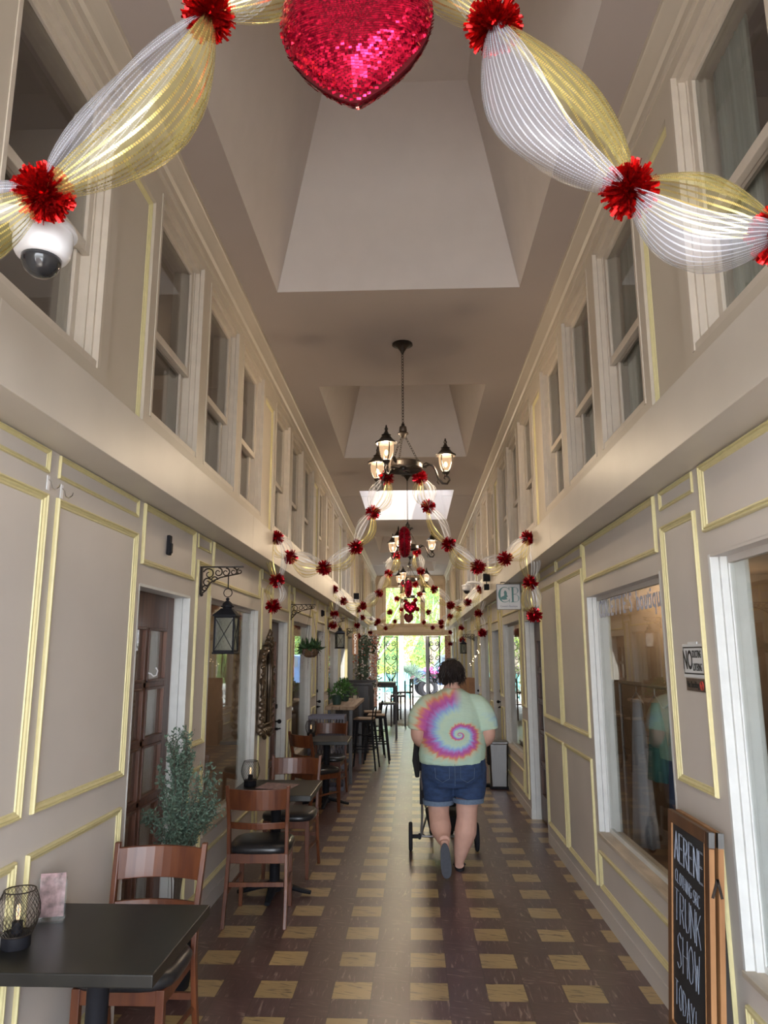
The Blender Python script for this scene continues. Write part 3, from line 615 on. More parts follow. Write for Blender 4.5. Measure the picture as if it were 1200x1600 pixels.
# ================= HANGING THINGS =================
CXM = 0.02
def chain(m, a, b, link=.035, w=.011, r=.0022):
    a = Vector(a); b = Vector(b); d = b-a; n = max(2, int(d.length/(link*.74))); t = d.normalized()
    u = t.orthogonal().normalized(); v = t.cross(u)
    for i in range(n):
        c = a+d*(i+.5)/n; q = u if i % 2 else v
        m.tube([tuple(c+t*math.cos(x)*link/2+q*math.sin(x)*w) for x in [2*PI*k/8 for k in range(8)]], r, 5, closed=True)
def LM(c): return Matrix.Translation(c) @ Matrix.Scale(1.14, 4) @ Matrix.Translation([-q for q in c])
def chandelier(y, label):
    t = thing('chandelier', label, 'chandelier', (CXM, y, ZC), 0, None)
    m = MB(); m.lathe([(.0, 0), (.088, -.0), (.09, -.012), (.06, -.02), (.038, -.04), (.016, -.075), (.008, -.095), (0, -.1)], 28); m.build('ceiling_canopy', BRONZE, t, smooth=True)
    m = MB(); chain(m, (0, 0, -.09), (0, 0, -.74)); m.build('chain', BRONZE, t)
    m = MB(); m.lathe([(0, -.72), (.012, -.725), (.016, -.745), (.03, -.755), (.034, -.79), (.028, -.8), (.045, -.808), (.048, -.818), (.03, -.828), (.018, -.85), (0, -.86)], 20); m.build('hub', BRONZE, t, smooth=True)
    R = .150; zr = -1.10
    m = MB(); m.rings([[((R+dr)*math.cos(2*PI*j/40), (R+dr)*math.sin(2*PI*j/40), zr+dz) for j in range(40)] for dr, dz in ((0, -.035), (.014, -.035), (.017, -.028), (.012, -.022), (.012, .012), (.017, .018), (.014, .025), (0, .025), (0, -.035))], caps=False)
    for k in range(6):
        a = k*PI/3+.2; m.tube([(R*math.cos(a), R*math.sin(a), zr-.02), (R*.6*math.cos(a+.25), R*.6*math.sin(a+.25), zr-.02), (.03*math.cos(a), .03*math.sin(a), zr-.02)], .006, 6)
    m.lathe([(0, zr-.04), (.03, zr-.035), (.034, zr-.01), (.018, zr), (0, zr+.005)], 14); m.build('ring', BRONZE, t, smooth=True)
    for k in range(3):
        m = MB(); a = k*2*PI/3; chain(m, (.02*math.cos(a+.3), .02*math.sin(a+.3), -.84), (R*math.cos(a+.3), R*math.sin(a+.3), zr+.02), .03, .009, .002)
        m.build('support_chain', BRONZE, t)
    for k in range(3):
        a = k*2*PI/3+.157; ca, sa = math.cos(a), math.sin(a)
        am = MB(); P = lambda r, z: (r*ca, r*sa, z)
        am.tube([P(R+.01, zr), P(R+.04, zr+.005), P(R+.075, zr+.022), P(R+.105, zr+.012), P(R+.13, zr-.035), P(R+.15, zr-.095), P(R+.185, zr-.14), P(R+.225, zr-.142), P(R+.245, zr-.11), P(R+.235, zr-.082), P(R+.205, zr-.075)], [.009, .009, .010, .010, .010, .010, .010, .010, .009, .008, .006], 7)
        am.tube([P(R+.075, zr+.022), P(R+.045, zr+.035), P(R+.02, zr+.02), P(R+.025, zr-.008), P(R+.05, zr-.006)], [.008, .007, .006, .005, .004], 7)
        am.tube([P(R+.205, zr-.075), P(R+.198, zr-.095), P(R+.21, zr-.105)], [.006, .005, .004], 6)
        am.tube([P(R+.15, zr-.095), P(R+.14, zr-.13), P(R+.155, zr-.15)], [.007, .006, .004], 6)
        am.build('arm', BRONZE, t, smooth=True)
        c = (( R+.215)*ca, (R+.215)*sa, zr-.075); lm = MB()
        lm.lathe([(0, -.01), (.012, -.005), (.014, .01), (.024, .018), (.030, .032), (.02, .036)], 16, c)
        for q in range(4):
            b = a+q*PI/2+PI/4
            lm.tube([(c[0]+r*math.cos(b), c[1]+r*math.sin(b), c[2]+z) for r, z in ((.025, .03), (.043, .06), (.054, .10), (.057, .14), (.055, .155))], .0042, 5)
        lm.lathe([(.062, .152), (.074, .152), (.078, .162), (.066, .168), (.05, .182), (.032, .205), (.026, .212), (.034, .216), (.02, .224), (.012, .24), (.009, .25), (.013, .262), (.008, .272), (.004, .29), (0, .292)], 18, c)
        lm.xf(LM(c)); lm.build('lamp_frame', BRONZE, t, smooth=True)
        g = MB(); g.lathe([(.022, .032), (.040, .06), (.050, .10), (.053, .14), (.052, .153)], 18, c, caps=False); g.xf(LM(c)); g.build('lamp_glass', LAMPG, t, smooth='all')
        g = MB(); g.ball((c[0], c[1], c[2]+.10), .017, 10, (1, 1, 1.5)); g.build('light_bulb', BULB, t, smooth='all')
    return t
def chand_lights(y):
    for k in range(3):
        a = k*2*PI/3+.157
        l = bpy.data.lights.new('chandelier_light', 'POINT'); l.energy = LAMP_W; l.color = (1, .84, .64); l.shadow_soft_size = .035
        o = bpy.data.objects.new('chandelier_light', l); C.objects.link(o); o.location = (CXM+.365*math.cos(a), y+.365*math.sin(a), ZC-1.175+.10)
ch0 = chandelier(6.0, 'nearest three-lamp bronze chandelier, hanging free of hearts below the grey ceiling')
CHY = (6.0, 10.75, 15.5, 20.2)
for y, lb in zip(CHY[1:], ('second bronze chandelier, its ring hidden behind the edge-on red heart', 'third bronze chandelier from the viewer, hanging before the fourth light shaft', 'farthest small bronze chandelier in front of the end windows')):
    dup(ch0, (CXM, y, ZC), 0, lb)
for y in CHY: chand_lights(y)
for o in C.objects:
    if o.get('category') == 'chandelier': o['group'] = 'chandeliers along the arcade'

def tinsel(n, L, w, seed):
    r = random.Random(seed); m = MB()
    m.ball((0, 0, 0), L*.30, 8)
    for i in range(n):
        z = r.uniform(-1, 1); a = r.uniform(0, 2*PI); q = math.sqrt(1-z*z); d = Vector((q*math.cos(a), q*math.sin(a), z))
        u = d.orthogonal().normalized(); u.rotate(Matrix.Rotation(r.uniform(0, 2*PI), 3, d)); l = L*r.uniform(.72, 1.08)
        v = d.cross(u); bend = (u*r.uniform(-.3, .3)+v*r.uniform(-.4, .4))*l
        p0 = d*L*.18; p1 = d*l*.65+bend*.25; p2 = d*l+bend*.6
        m.add([tuple(p) for p in (p0-u*w*.4, p0+u*w*.4, p1+u*w*.6, p1-u*w*.6, p2+u*w*.5, p2-u*w*.5)], [(0, 1, 2, 3), (3, 2, 4, 5)])
    return m
BN = tinsel(760, .066, .0075, 1).mesh('tinsel_near', RED); BN2 = tinsel(640, .062, .0075, 9).mesh('tinsel_near_b', RED)
BF = tinsel(200, .070, .011, 2).mesh('tinsel_far', REDD)
def ribbon(P, Q, seed, rad, seg=22, nu=26):
    r = random.Random(seed); P = Vector(P); Q = Vector(Q); d = (Q-P); L = d.length; t = d.normalized()
    side = t.cross(Vector((0, 1, 0)));
    if side.length < .1: side = Vector((1, 0, 0))
    side.normalize(); fr = t.cross(side).normalized()
    sag = Vector((0, 0, -1)); sag = sag-t*sag.dot(t)
    out = []
    for which in (0, 1):
        ph = r.uniform(-.4, .4)+(0 if which == 0 else PI*.95); tw = r.uniform(-.9, .9); span = r.uniform(2.5, 3.4); vs = []; bul = r.uniform(.85, 1.2); ska = r.uniform(-.25, .25)
        off = side*rad*(.38 if which == 0 else -.38)*r.choice((1, .8))
        for i in range(seg+1):
            k = i/seg; e = math.sin(PI*min(1, max(0, k)))**.62 if 0 < k < 1 else 0
            e = .10+.90*e*(1+ska*(k-.5))
            c = P+d*k+sag*L*.10*math.sin(PI*k)+off*math.sin(PI*k)
            row = []
            for j in range(nu+1):
                a = ph+tw*(k-.5)+span*(j/nu-.5)
                rr = rad*bul*e*(1+.10*math.sin(3*a+6*k+seed)*math.sin(PI*k))
                row.append((c+side*math.cos(a)*rr+fr*math.sin(a)*rr*.8, (j/nu, k)))
            vs.append(row)
        out.append(vs)
    return out
def ribbon_part(name, mat, vs, parent):
    n = len(vs[0]); v = [tuple(p[0]) for row in vs for p in row]; uv = [p[1] for row in vs for p in row]
    f = [(i*n+j, i*n+j+1, (i+1)*n+j+1, (i+1)*n+j) for i in range(len(vs)-1) for j in range(n-1)]
    me = bpy.data.meshes.new(name); me.from_pydata(v, [], f); me.materials.append(mat)
    l = me.uv_layers.new(name='UVMap')
    for lp in me.loops: l.data[lp.index].uv = uv[lp.vertex_index]
    me.polygons.foreach_set('use_smooth', [True]*len(me.polygons))
    o = bpy.data.objects.new(name, me); C.objects.link(o); o.parent = parent; return o
def garland(y, balls, chains, label, rad, near, seed, flips=()):
    t = thing('garland', label, 'garland', (0, y, 2.75), 0, 'mesh ribbon garlands with red tinsel balls'); k = 0
    for ch in chains:
        for i in range(len(ch)-1):
            a = balls[ch[i]]; b = balls[ch[i+1]]
            w, g = ribbon((a[0], a[2] if len(a) > 2 else 0, a[1]-2.75), (b[0], b[2] if len(b) > 2 else 0, b[1]-2.75), seed+k, rad*(.9+.2*((k*37) % 10)/10), 22 if near else 12, 26 if near else 12)
            if k in flips: w, g = g, w
            k += 1
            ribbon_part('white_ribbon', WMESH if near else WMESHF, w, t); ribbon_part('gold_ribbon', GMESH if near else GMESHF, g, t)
    for i, b in enumerate(balls):
        o = bpy.data.objects.new('tinsel_ball', (BN if i % 2 else BN2) if near else BF); C.objects.link(o); o.parent = t
        o.location = (b[0], b[2] if len(b) > 2 else 0, b[1]-2.75); o.rotation_euler = (i*.9, i*.7, i*1.3)
    return t
g1 = [(-1.13, 2.70), (-.757, 2.775), (-.39, 3.25), (-.12, 3.62, .1), (.14, 3.62, .1), (.297, 3.19), (.587, 2.745), (.905, 2.625), (1.13, 2.72)]
garland(1.5, g1, [(0, 1, 2, 3), (4, 5, 6, 7, 8)], 'nearest and largest garland of white and gold mesh ribbon with bright red tinsel balls', .080, True, 11, (4, 5, 6))
gN = [(-1.12, 2.74), (-.99, 2.57), (-.69, 2.47), (-.41, 2.65), (-.26, 2.96), (-.13, 3.25, -.15), (.16, 3.24, -.15), (.235, 3.01), (.41, 2.67), (.66, 2.47), (.90, 2.54), (1.11, 2.72), (-1.10, 2.36), (-1.13, 2.14), (1.11, 2.33), (1.13, 2.05)]
gch = [(0, 1, 2, 3, 4, 5), (6, 7, 8, 9, 10, 11), (0, 12, 13), (11, 14, 15)]
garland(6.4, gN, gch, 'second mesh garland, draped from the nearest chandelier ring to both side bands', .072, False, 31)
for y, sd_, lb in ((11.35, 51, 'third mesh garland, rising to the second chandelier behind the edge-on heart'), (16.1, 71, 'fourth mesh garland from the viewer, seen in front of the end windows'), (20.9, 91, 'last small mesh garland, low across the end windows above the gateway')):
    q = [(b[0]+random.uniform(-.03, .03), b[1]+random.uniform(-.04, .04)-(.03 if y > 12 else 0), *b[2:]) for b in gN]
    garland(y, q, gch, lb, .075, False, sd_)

def heart_mesh(w, h, d, sw, sh, jitter, gap=.0006, seed=0):
    # plump heart covered in rows of small flat sequins; local z up, centre at origin, thickness along y
    r = random.Random(seed)
    def R(a):   # heart outline radius as a function of angle (a=0 at +x, ccw)
        x = 0; return None
    K = [(0, 0), (15, 5), (46, 24), (76, 50), (101, 82), (117, 118), (120, 155), (113, 192), (95, 224), (68, 240), (40, 238), (18, 224), (0, 204)]
    half = []
    for i in range(len(K)-1):
        p0, p1, p2, p3 = K[max(0, i-1)], K[i], K[i+1], K[min(len(K)-1, i+2)]
        for q in range(8):
            u = q/8; f_ = lambda a, b, c, d_: .5*((2*b)+(-a+c)*u+(2*a-5*b+4*c-d_)*u*u+(-a+3*b-3*c+d_)*u**3)
            half.append((f_(p0[0], p1[0], p2[0], p3[0]), f_(p0[1], p1[1], p2[1], p3[1])))
    half.append(K[-1])
    out = [(x/120*w/2, (z-120)/240*h) for x, z in half]+[(-x/120*w/2, (z-120)/240*h) for x, z in half[1:-1][::-1]]; N = len(out)
    def width_at(z):
        xs = []
        for i in range(N):
            (x0, z0), (x1, z1) = out[i], out[(i+1) % N]
            if (z0-z)*(z1-z) < 0: xs.append(x0+(x1-x0)*(z-z0)/(z1-z0))
        return sorted(xs)
    zmin = min(p[1] for p in out); zmax = max(p[1] for p in out)
    def dist(x, z): return min((x-px)**2+(z-pz)**2 for px, pz in out)**.5
    def thick(x, z):
        q = min(1, dist(x, z)/(w*.30)); return d/2*math.sqrt(max(0, 1-(1-q)**2))
    m = MB(); core = MB()
    rows = int((zmax-zmin)/sh)
    for i in range(rows):
        z = zmin+(i+.5)*sh; xs = width_at(z)
        for k in range(0, len(xs)-1, 2):
            a, b = xs[k], xs[k+1]; n = max(2, int((b-a)*1.25/sw))
            for sgn in (-1, 1):
                for j in range(n):
                    u0 = -math.cos(PI*(j+.5)/n); x = (a+b)/2+(b-a)/2*(u0*.5+((j+.5)/n*2-1)*.5)
                    e = .004; th = thick(x, z); 
                    nx = -(thick(x+e, z)-thick(x-e, z))/(2*e); nz = -(thick(x, z+e)-thick(x, z-e))/(2*e)
                    nv = Vector((nx, 1, nz)).normalized(); nv.y *= sgn
                    nv = (nv+Vector((r.gauss(0, jitter), r.gauss(0, jitter), r.gauss(0, jitter)))).normalized()
                    tx = Vector((1, 0, 0)); tx = (tx-nv*tx.dot(nv)).normalized(); tz = nv.cross(tx)
                    loc = (b-a)/n*1.1*(1+abs(nx)*.5)
                    m.quad((x, sgn*th, z), tx*min(loc, sw*1.6)*.5, tz*(sh*.5-gap)*(1+abs(nz)*.4))
    # backing body follows the same pillow shape just under the sequins
    rs = []
    for sgn in (-1, 1):
        rr = [[(x*q, z*q) for x, z in out] for q in (1, .93, .84, .72, .58, .42, .25, .08)]
        rs.append([[(x, sgn*max(.0005, thick(x, z)*.95-.0015) if k else 0, z) for x, z in ring] for k, ring in enumerate(rr)])
    core.rings(rs[0][::-1]+rs[1][1:], caps=True)
    return m, core
def heart(name, loc, w, h, d, sw, sh, rz, label, jit, seed, top, mat=None):
    t = thing('heart_ornament', label, 'heart', loc, rz, 'red sequin hearts hanging along the arcade')
    m, c = heart_mesh(w, h, d, sw, sh, jit, seed=seed)
    c.build('heart_body', HEARTB, t, smooth=True); m.build('sequin_cover', mat or SEQ, t)
    l = MB(); l.tube([(0, 0, h*.28), (0, 0, top-loc[2])], .0010, 4); l.build('hanging_thread', SILVER, t)
    if top < 4.3:
        l = MB(); l.tube([tuple(Matrix.Rotation(-rz, 3, 'Z') @ Vector((x-loc[0], 0, top-loc[2]))) for x in (-1.22, 1.22)], .0010, 4); l.build('support_wire', SILVER, t)
    return t
heart('h', (-.03, 1.5, 3.175), .365, .37, .16, .0085, .0056, -.10, 'largest nearest magenta-red sequin heart, cut by the top of the picture', .10, 1, 4.385)
heart('h', (.005, 8.2, 2.96), .34, .34, .135, .013, .012, PI/2-.03, 'red sequin heart turned edge-on in front of the second chandelier', .12, 2, 3.5)
heart('h', (.0, 14.0, 2.95), .33, .32, .13, .018, .018, PI/2+.15, 'smaller red heart turned edge-on in front of the end windows, above the bright heart', .12, 3, 3.4)
heart('h', (.02, 18.0, 2.84), .31, .30, .12, .02, .02, 0, 'bright red heart facing the viewer before the middle end window', .12, 4, 3.3)
heart('h', (-.05, 22.4, 2.80), .27, .29, .12, .02, .02, .1, 'small dark heart hanging lowest, just above the gateway beam', .12, 5, 3.3, HEARTB)

# security cameras
def dome_camera(loc, s, label, arm):
    t = thing('security_camera', label, 'security camera', loc, 0)
    m = MB(); m.lathe([(0, .052), (.052, .052), (.074, .044), (.078, .034), (.078, .030)], 28); m.build('sun_cap', PLASW, t, smooth=True)
    m = MB(); m.lathe([(.068, .032), (.069, .0), (.066, -.022), (.060, -.034), (.050, -.040), (.046, -.040)], 28); m.build('housing', PLASW, t, smooth=True)
    for k in range(6):
        pass
    m = MB(); m.lathe([(.047, -.036), (.046, -.052), (.038, -.07), (.024, -.083), (.008, -.088), (0, -.0885)], 24); m.build('dome_lens', SMOKE, t, smooth='all')
    m = MB(); m.tube([(-arm[0]*s*k0, 0, z) for k0, z in ()] or [(0, 0, .05), (s*.02, 0, .075), (s*.10, 0, .088), (s*.20, 0, .075), (s*arm, 0, .03)], [.022, .024, .022, .022, .026], 12)
    m.tube([(s*arm-.0*s, 0, .03), (s*(arm+.02), 0, .03)], .05, 16); m.build('wall_arm', PLASW, t, smooth=True)
    return t
dome_camera((-.815, 1.62, 2.72), -1, 'large white dome camera with smoked lens under the near garland on the left', .305)
dome_camera((.90, 11.1, 2.70), 1, 'small white dome camera beside the right band near the hanging shop sign', .22)
m = MB(); m.bx(XB-.09, XB, 10.0, 10.12, 2.70, 2.80); m.bx(XB-.08, XB-.01, 10.02, 10.10, 2.58, 2.66); m.bx(XB-.05, XB-.04, 10.05, 10.07, 2.6, 2.72)
tag(m.build('flood_light', BLACK, bevel=.006), 'black wall light on the right band, half hidden behind the second garland', 'wall light')
m = MB(); m.bx(-XU, -XU+.12, 15.9, 16.05, 2.90, 3.03); m.bx(-XU-.001, -XU+.02, 15.94, 16.0, 2.84, 2.92)
tag(m.build('loudspeaker', BLACK, bevel=.006), 'black square loudspeaker standing by the upper windows on the left band', 'loudspeaker')

# scroll brackets
def bracket(side, y, z, L, H, label, mat=BRONZE):
    t = thing('scroll_bracket', label, 'bracket', (side*XW, y, z), 0, 'black scroll brackets on the shop walls')
    k = -side
    m = MB(); m.bx(0, k*.014, -.012, .012, -H, .004); m.ball((k*.012, 0, -H), .012, 8); m.build('wall_plate', mat, t)
    m = MB(); m.bx(k*.01, k*L, -.007, .007, -.004, .006); m.build('top_bar', mat, t)
    m = MB()
    def sp(cx, cz, r, a0, turns, d=1):
        pts = []
        for i in range(18):
            q = i/17; a = a0+d*turns*2*PI*q; rr = r*(1-.75*q); pts.append((k*(cx+rr*math.cos(a)), 0, cz+rr*math.sin(a)))
        m.tube(pts, [.0055-.0025*i/17 for i in range(18)], 6)
    sp(.055*L/.28, -.045, .040, PI*.9, 1.2, -1); sp(.115*L/.28, -.035, .032, PI*.5, 1.2, -1); sp(.165*L/.28, -.036, .030, PI*.5, 1.2, -1); sp(.215*L/.28, -.032, .026, PI*.5, 1.2, -1); sp(.255*L/.28, -.03, .02, PI*.6, 1.2, 1)
    sp(.045*L/.28, -.10*H/.18, .032, PI*.2, 1.2, 1); sp(.032, -.14*H/.18, .022, PI*.2, 1.2, 1); sp(.09*L/.28, -.085, .024, 0, 1.1, 1)
    m.tube([(k*.016, 0, -H+.01), (k*.04, 0, -H+.03), (k*.07*L/.28, 0, -.10), (k*.13*L/.28, 0, -.07), (k*.2*L/.28, 0, -.055), (k*.25*L/.28, 0, -.045)], .005, 6)
    m.build('scrollwork', mat, t); return t
def lantern(loc, rz, label, sc=1.0, hang=.12):
    t = thing('lantern', label, 'lantern', loc, rz, 'black metal lanterns hanging from brackets')
    # origin at the hanging point; body below
    m = MB(); m.tube([(0, 0, 0), (0, 0, -hang+.03)], .004, 6)
    m.tube([(.028*math.cos(a), 0, -hang+.0+.028*math.sin(a)) for a in [2*PI*i/16 for i in range(16)]], .0028, 6, closed=True); m.build('hanging_ring', BLACK, t)
    z = -hang-.03
    m = MB(); m.lathe([(0, z), (.010, z-.004), (.012, z-.016), (.007, z-.020), (.018, z-.028), (.030, z-.040), (.034, z-.05), (.032, z-.056), (.044, z-.058), (.044, z-.064), (.030, z-.068), (.032, z-.080)], 20)
    # pyramid roof
    a, b = .034, .076; m.rings([[(x*q, y*q, zz) for x, y in ((-1, -1), (1, -1), (1, 1), (-1, 1))] for q, zz in ((a, z-.075), (.05, z-.092), (b, z-.118), (b, z-.126), (.02, z-.126))]); m.build('roof', BLACK, t)
    zt, zb = z-.126, z-.360; h = .062; m = MB()
    for x in (-1, 1):
        for y in (-1, 1): m.bx(x*h-.006, x*h+.006, y*h-.006, y*h+.006, zb, zt)
    for q in (zt-.012, zb):
        for y in (-1, 1): m.bx(-h, h, y*h-.006, y*h+.006, q, q+.012); m.bx(y*h-.006, y*h+.006, -h, h, q, q+.012)
    for y in (-1, 1):
        for (x0, x1) in ((-1, 1), (1, -1)):
            m.beam((x0*h, y*(h+.002), zb+.01), (x1*h, y*(h+.002), zt-.01), .004, .004); m.beam((y*(h+.002), x0*h, zb+.01), (y*(h+.002), x1*h, zt-.01), .004, .004)
    m.build('cage_frame', BLACK, t)
    g = MB()
    for y in (-1, 1): g.bx(-h, h, y*h-.001, y*h+.001, zb+.01, zt-.01); g.bx(y*h-.001, y*h+.001, -h, h, zb+.01, zt-.01)
    g.build('glass_panel', LGL, t)
    m = MB(); m.bx(-.074, .074, -.074, .074, zb-.012, zb); m.build('base', BLACK, t, bevel=.003)
    m = MB(); m.lathe([(.0, 0), (.028, 0), (.028, .09), (.0, .092)], 16, (0, 0, zb)); m.build('candle', CREAM, t, smooth=True)
    t.scale = (sc, sc, sc); return t
def lgl():
    m, n, l, b = nmat('seeded_lantern_glass'); out = n['Material Output']; n.remove(b)
    t_ = n.new('ShaderNodeTexCoord'); nz = n.new('ShaderNodeTexNoise'); nz.inputs['Scale'].default_value = 90; l.new(t_.outputs['Object'], nz.inputs['Vector'])
    bp = n.new('ShaderNodeBump'); bp.inputs['Strength'].default_value = .5; l.new(nz.outputs['Fac'], bp.inputs['Height'])
    tr = n.new('ShaderNodeBsdfTransparent'); tr.inputs[0].default_value = (.9, .92, .9, 1)
    gl = n.new('ShaderNodeBsdfGlossy'); gl.inputs['Roughness'].default_value = .12; l.new(bp.outputs[0], gl.inputs['Normal'])
    df = n.new('ShaderNodeBsdfTranslucent'); df.inputs[0].default_value = (.8, .85, .75, 1)
    m1 = n.new('ShaderNodeMixShader'); m1.inputs[0].default_value = .35; l.new(tr.outputs[0], m1.inputs[1]); l.new(df.outputs[0], m1.inputs[2])
    m2 = n.new('ShaderNodeMixShader'); m2.inputs[0].default_value = .28; l.new(m1.outputs[0], m2.inputs[1]); l.new(gl.outputs[0], m2.inputs[2]); l.new(m2.outputs[0], out.inputs[0]); return m
LGL = lgl()
bracket(-1, 4.87, 2.30, .29, .185, 'nearest black scroll bracket, left wall, holding the X-barred lantern')
lantern((-1.145, 4.87, 2.262), .0, 'nearest black lantern with X-barred glass, hanging left before the first shop window', 1.0, .135)
bracket(-1, 8.5, 2.29, .30, .17, 'black scroll bracket on the left wall holding the planted basket')
bracket(-1, 12.3, 2.31, .29, .17, 'black scroll bracket on the left wall above the second lantern')
lantern((-1.13, 12.3, 2.27), .3, 'smaller black lantern beyond the hanging basket on the left', 1.0, .05)
bracket(-1, 15.82, 2.27, .26, .15, 'small far scroll bracket holding the vertical coffee sign')
bracket(1, 15.2, 2.12, .26, .13, 'small scroll bracket on the right wall above the far lantern')
lantern((1.10, 15.2, 2.08), .2, 'far black lantern on the right wall, above the woman\'s head', .8, .03)
# vertical coffee sign
t = thing('hanging_sign', 'narrow brown vertical sign with pale letters COFFEE hanging on the left', 'sign', (-1.15, 15.82, 2.16))
m = MB(); m.bx(-.062, .062, -.008, .008, -.44, 0); m.build('sign_board', OAK, t)
m = MB(); m.tube([(-.05, 0, 0), (-.04, 0, .108)], .002, 4); m.tube([(.05, 0, 0), (.04, 0, .108)], .002, 4); m.build('hanging_wire', BLACK, t)
for i, ch in enumerate('COFFEE'):
    text_mesh('letter', ch, .085, SIGNW, t, .001, face_matrix((0, -.010, -.045-i*.07), (1, 0, 0), (0, 0, 1)))
# hanging shop sign
t = thing('hanging_sign', 'square white hanging sign with big teal letters CB beside the second garland', 'sign', (1.175, 8.4, 2.36))
m = MB(); m.bx(-.155, .155, -.008, .008, -.165, .165); m.build('sign_board', SIGNW, t, bevel=.002)
m = MB(); m.bx(-.158, -.148, -.009, .009, -.168, .168); m.bx(.148, .158, -.009, .009, -.168, .168); m.bx(-.158, .158, -.009, .009, -.168, -.160); m.bx(-.158, .158, -.009, .009, .160, .168); m.build('sign_frame', GREYM, t)
m = MB(); m.bx(-.10, .186, -.006, .006, .186, .196)
for x in (-.1, .02): m.tube([(x, 0, .165), (x, 0, .19)], .003, 5)
m.build('hanging_rod', BLACK, t)
def serif_C(m, cx, cz, w, h, y):
    pts = []
    for i in range(29):
        a = math.radians(48+i*(264/28)); th = .5+.5*abs(math.cos(a)); pts.append((a, th))
    vo = [(cx+w/2*math.cos(a), y, cz+h/2*math.sin(a)) for a, th in pts]; vi = [(cx+(w/2-.006-.022*max(0, -math.cos(a))**1)*math.cos(a)+.004, y, cz+(h/2-.008)*math.sin(a)) for a, th in pts]
    n = len(vo); m.add(vo+vi, [(i, i+1, n+i+1, n+i) for i in range(n-1)])
    for s_ in (1, -1): m.add([(cx+w*.34, y, cz+s_*h*.5), (cx+w*.38, y, cz+s_*h*.5), (cx+w*.38, y, cz+s_*h*.22), (cx+w*.32, y, cz+s_*h*.36)], [(0, 1, 2, 3)])
m = MB(); serif_C(m, -.052, .028, .17, .205, -.0095)
x0 = .03; z0, z1 = -.072, .128; y = -.0095
m.bx(x0+.012, x0+.036, y, y+.001, z0, z1); m.bx(x0-.006, x0+.055, y, y+.001, z1-.006, z1); m.bx(x0-.006, x0+.055, y, y+.001, z0, z0+.006); m.bx(x0+.03, x0+.06, y, y+.001, .029, .036)
for zc, hh, ww in ((.0815, .046, .045), (-.020, .052, .055)):
    vo = []; vi = []
    for i in range(15):
        a = math.radians(-90+i*180/14); vo.append((x0+.055+ww*math.cos(a), y, zc+hh*math.sin(a))); vi.append((x0+.055+(ww-.022*max(.15, math.cos(a)))*math.cos(a), y, zc+(hh-.006)*math.sin(a)))
    m.add(vo+vi, [(i, i+1, 16+i-1+0, 15+i) for i in range(14)])
m.build('monogram', TEAL, t)
m = MB(); sil = [(-.105, -.035), (-.06, -.04), (-.015, -.032), (-.03, -.012), (-.008, .006), (-.022, .022), (-.02, .05), (-.03, .075), (-.046, .085), (-.058, .07), (-.062, .05), (-.055, .03), (-.062, .012), (-.085, .004), (-.108, -.012)]
m.add([(x, -.0105, z) for x, z in sil], [tuple(range(len(sil)))]); m.build('silhouette', TEAL, t)
text_mesh('lettering', "Connie's Boutique", .038, SLATEB, t, .0006, face_matrix((0, -.010, -.125), (1, 0, 0), (0, 0, 1)), .80)

t.scale = (.86, .86, .86)
# small wall fittings
m = MB(); m.bx(-XW, -XW+.022, 4.155, 4.195, 2.29, 2.405); m.bx(-XW+.02, -XW+.03, 4.16, 4.19, 2.30, 2.36)
tag(m.build('door_sensor', BLACK, bevel=.006), 'small black box fixed in the panel above the first left door', 'sensor')
m = MB(); m.bx(-XW, -XW+.03, 11.4, 11.45, 2.30, 2.40); m.bx(-XW+.03, -XW+.05, 11.39, 11.46, 2.31, 2.39)
tag(m.build('door_sensor', BLACK, bevel=.006), 'tiny black box above the third left door, beyond the planted basket', 'sensor')
def hook(x, y, z, lb, sc=1):
    t = thing('wall_hook', lb, 'hook', (x, y, z))
    m = MB(); m.bx(0, .003, -.011, .011, -.03, .028); m.build('adhesive_plate', PLASW, t, bevel=.002)
    m = MB(); m.tube([(.003, 0, .012), (.012, .002, .002), (.015, .006, -.018), (.026, .012, -.026), (.038, .016, -.014), (.04, .018, -.002)], .0028, 6); m.build('hook_wire', CHROME, t, smooth=True)
hook(-XW, 2.745, 2.385, 'clear adhesive hook nearer the camera, in the gap under the short left mouldings')
hook(-XW, 2.86, 2.375, 'clear adhesive hook farther of the two, beside the top left corner of a tall panel')
m = MB(); m.tube([(-XD-.0, 4.25, 1.62), (-XD+.018, 4.25, 1.615), (-XD+.03, 4.262, 1.60), (-XD+.04, 4.285, 1.605), (-XD+.042, 4.295, 1.63), (-XD+.034, 4.285, 1.648)], .0042, 7)
tag(m.build('wreath_hook', PLASW, smooth=True), 'white hook on the muntin of the first dark wooden door', 'hook')
# wall signs on the right
t = thing('wall_sign', 'small white plate reading NO SOLICITING LOITERING between the two right shop windows', 'sign', (XW-.005, 3.37, 1.695))
m = MB(); m.bx(0, .005, -.135, .12, -.078, .068); m.bx(0, .005, -.06, .05, .066, .078); m.build('sign_plate', SIGNW, t, bevel=.003)
m = MB()
for q in ((-.122, .108, .050, .056), (-.122, .108, -.064, -.058)): m.bx(-.001, 0, *q)
for q in ((-.124, -.119), (.105, .110)): m.bx(-.001, 0, *q, -.064, .056)
m.build('border', INK, t)
FM = lambda y, z: face_matrix((-.0015, y, z), (0, -1, 0), (0, 0, 1))
text_mesh('lettering', 'NO', .115, INK, t, .0005, FM(.058, -.006), .62, .002)
text_mesh('lettering', 'SOLICITING', .046, INK, t, .0005, FM(-.052, .022), .42)
text_mesh('lettering', 'LOITERING', .046, INK, t, .0005, FM(-.052, -.034), .45)
t = thing('wall_sign', 'bronze No Smoking plate just below the white soliciting sign', 'sign', (XW-.004, 3.365, 1.588))
m = MB(); m.bx(0, .004, -.105, .105, -.03, .025); m.build('sign_plate', BRASS, t)
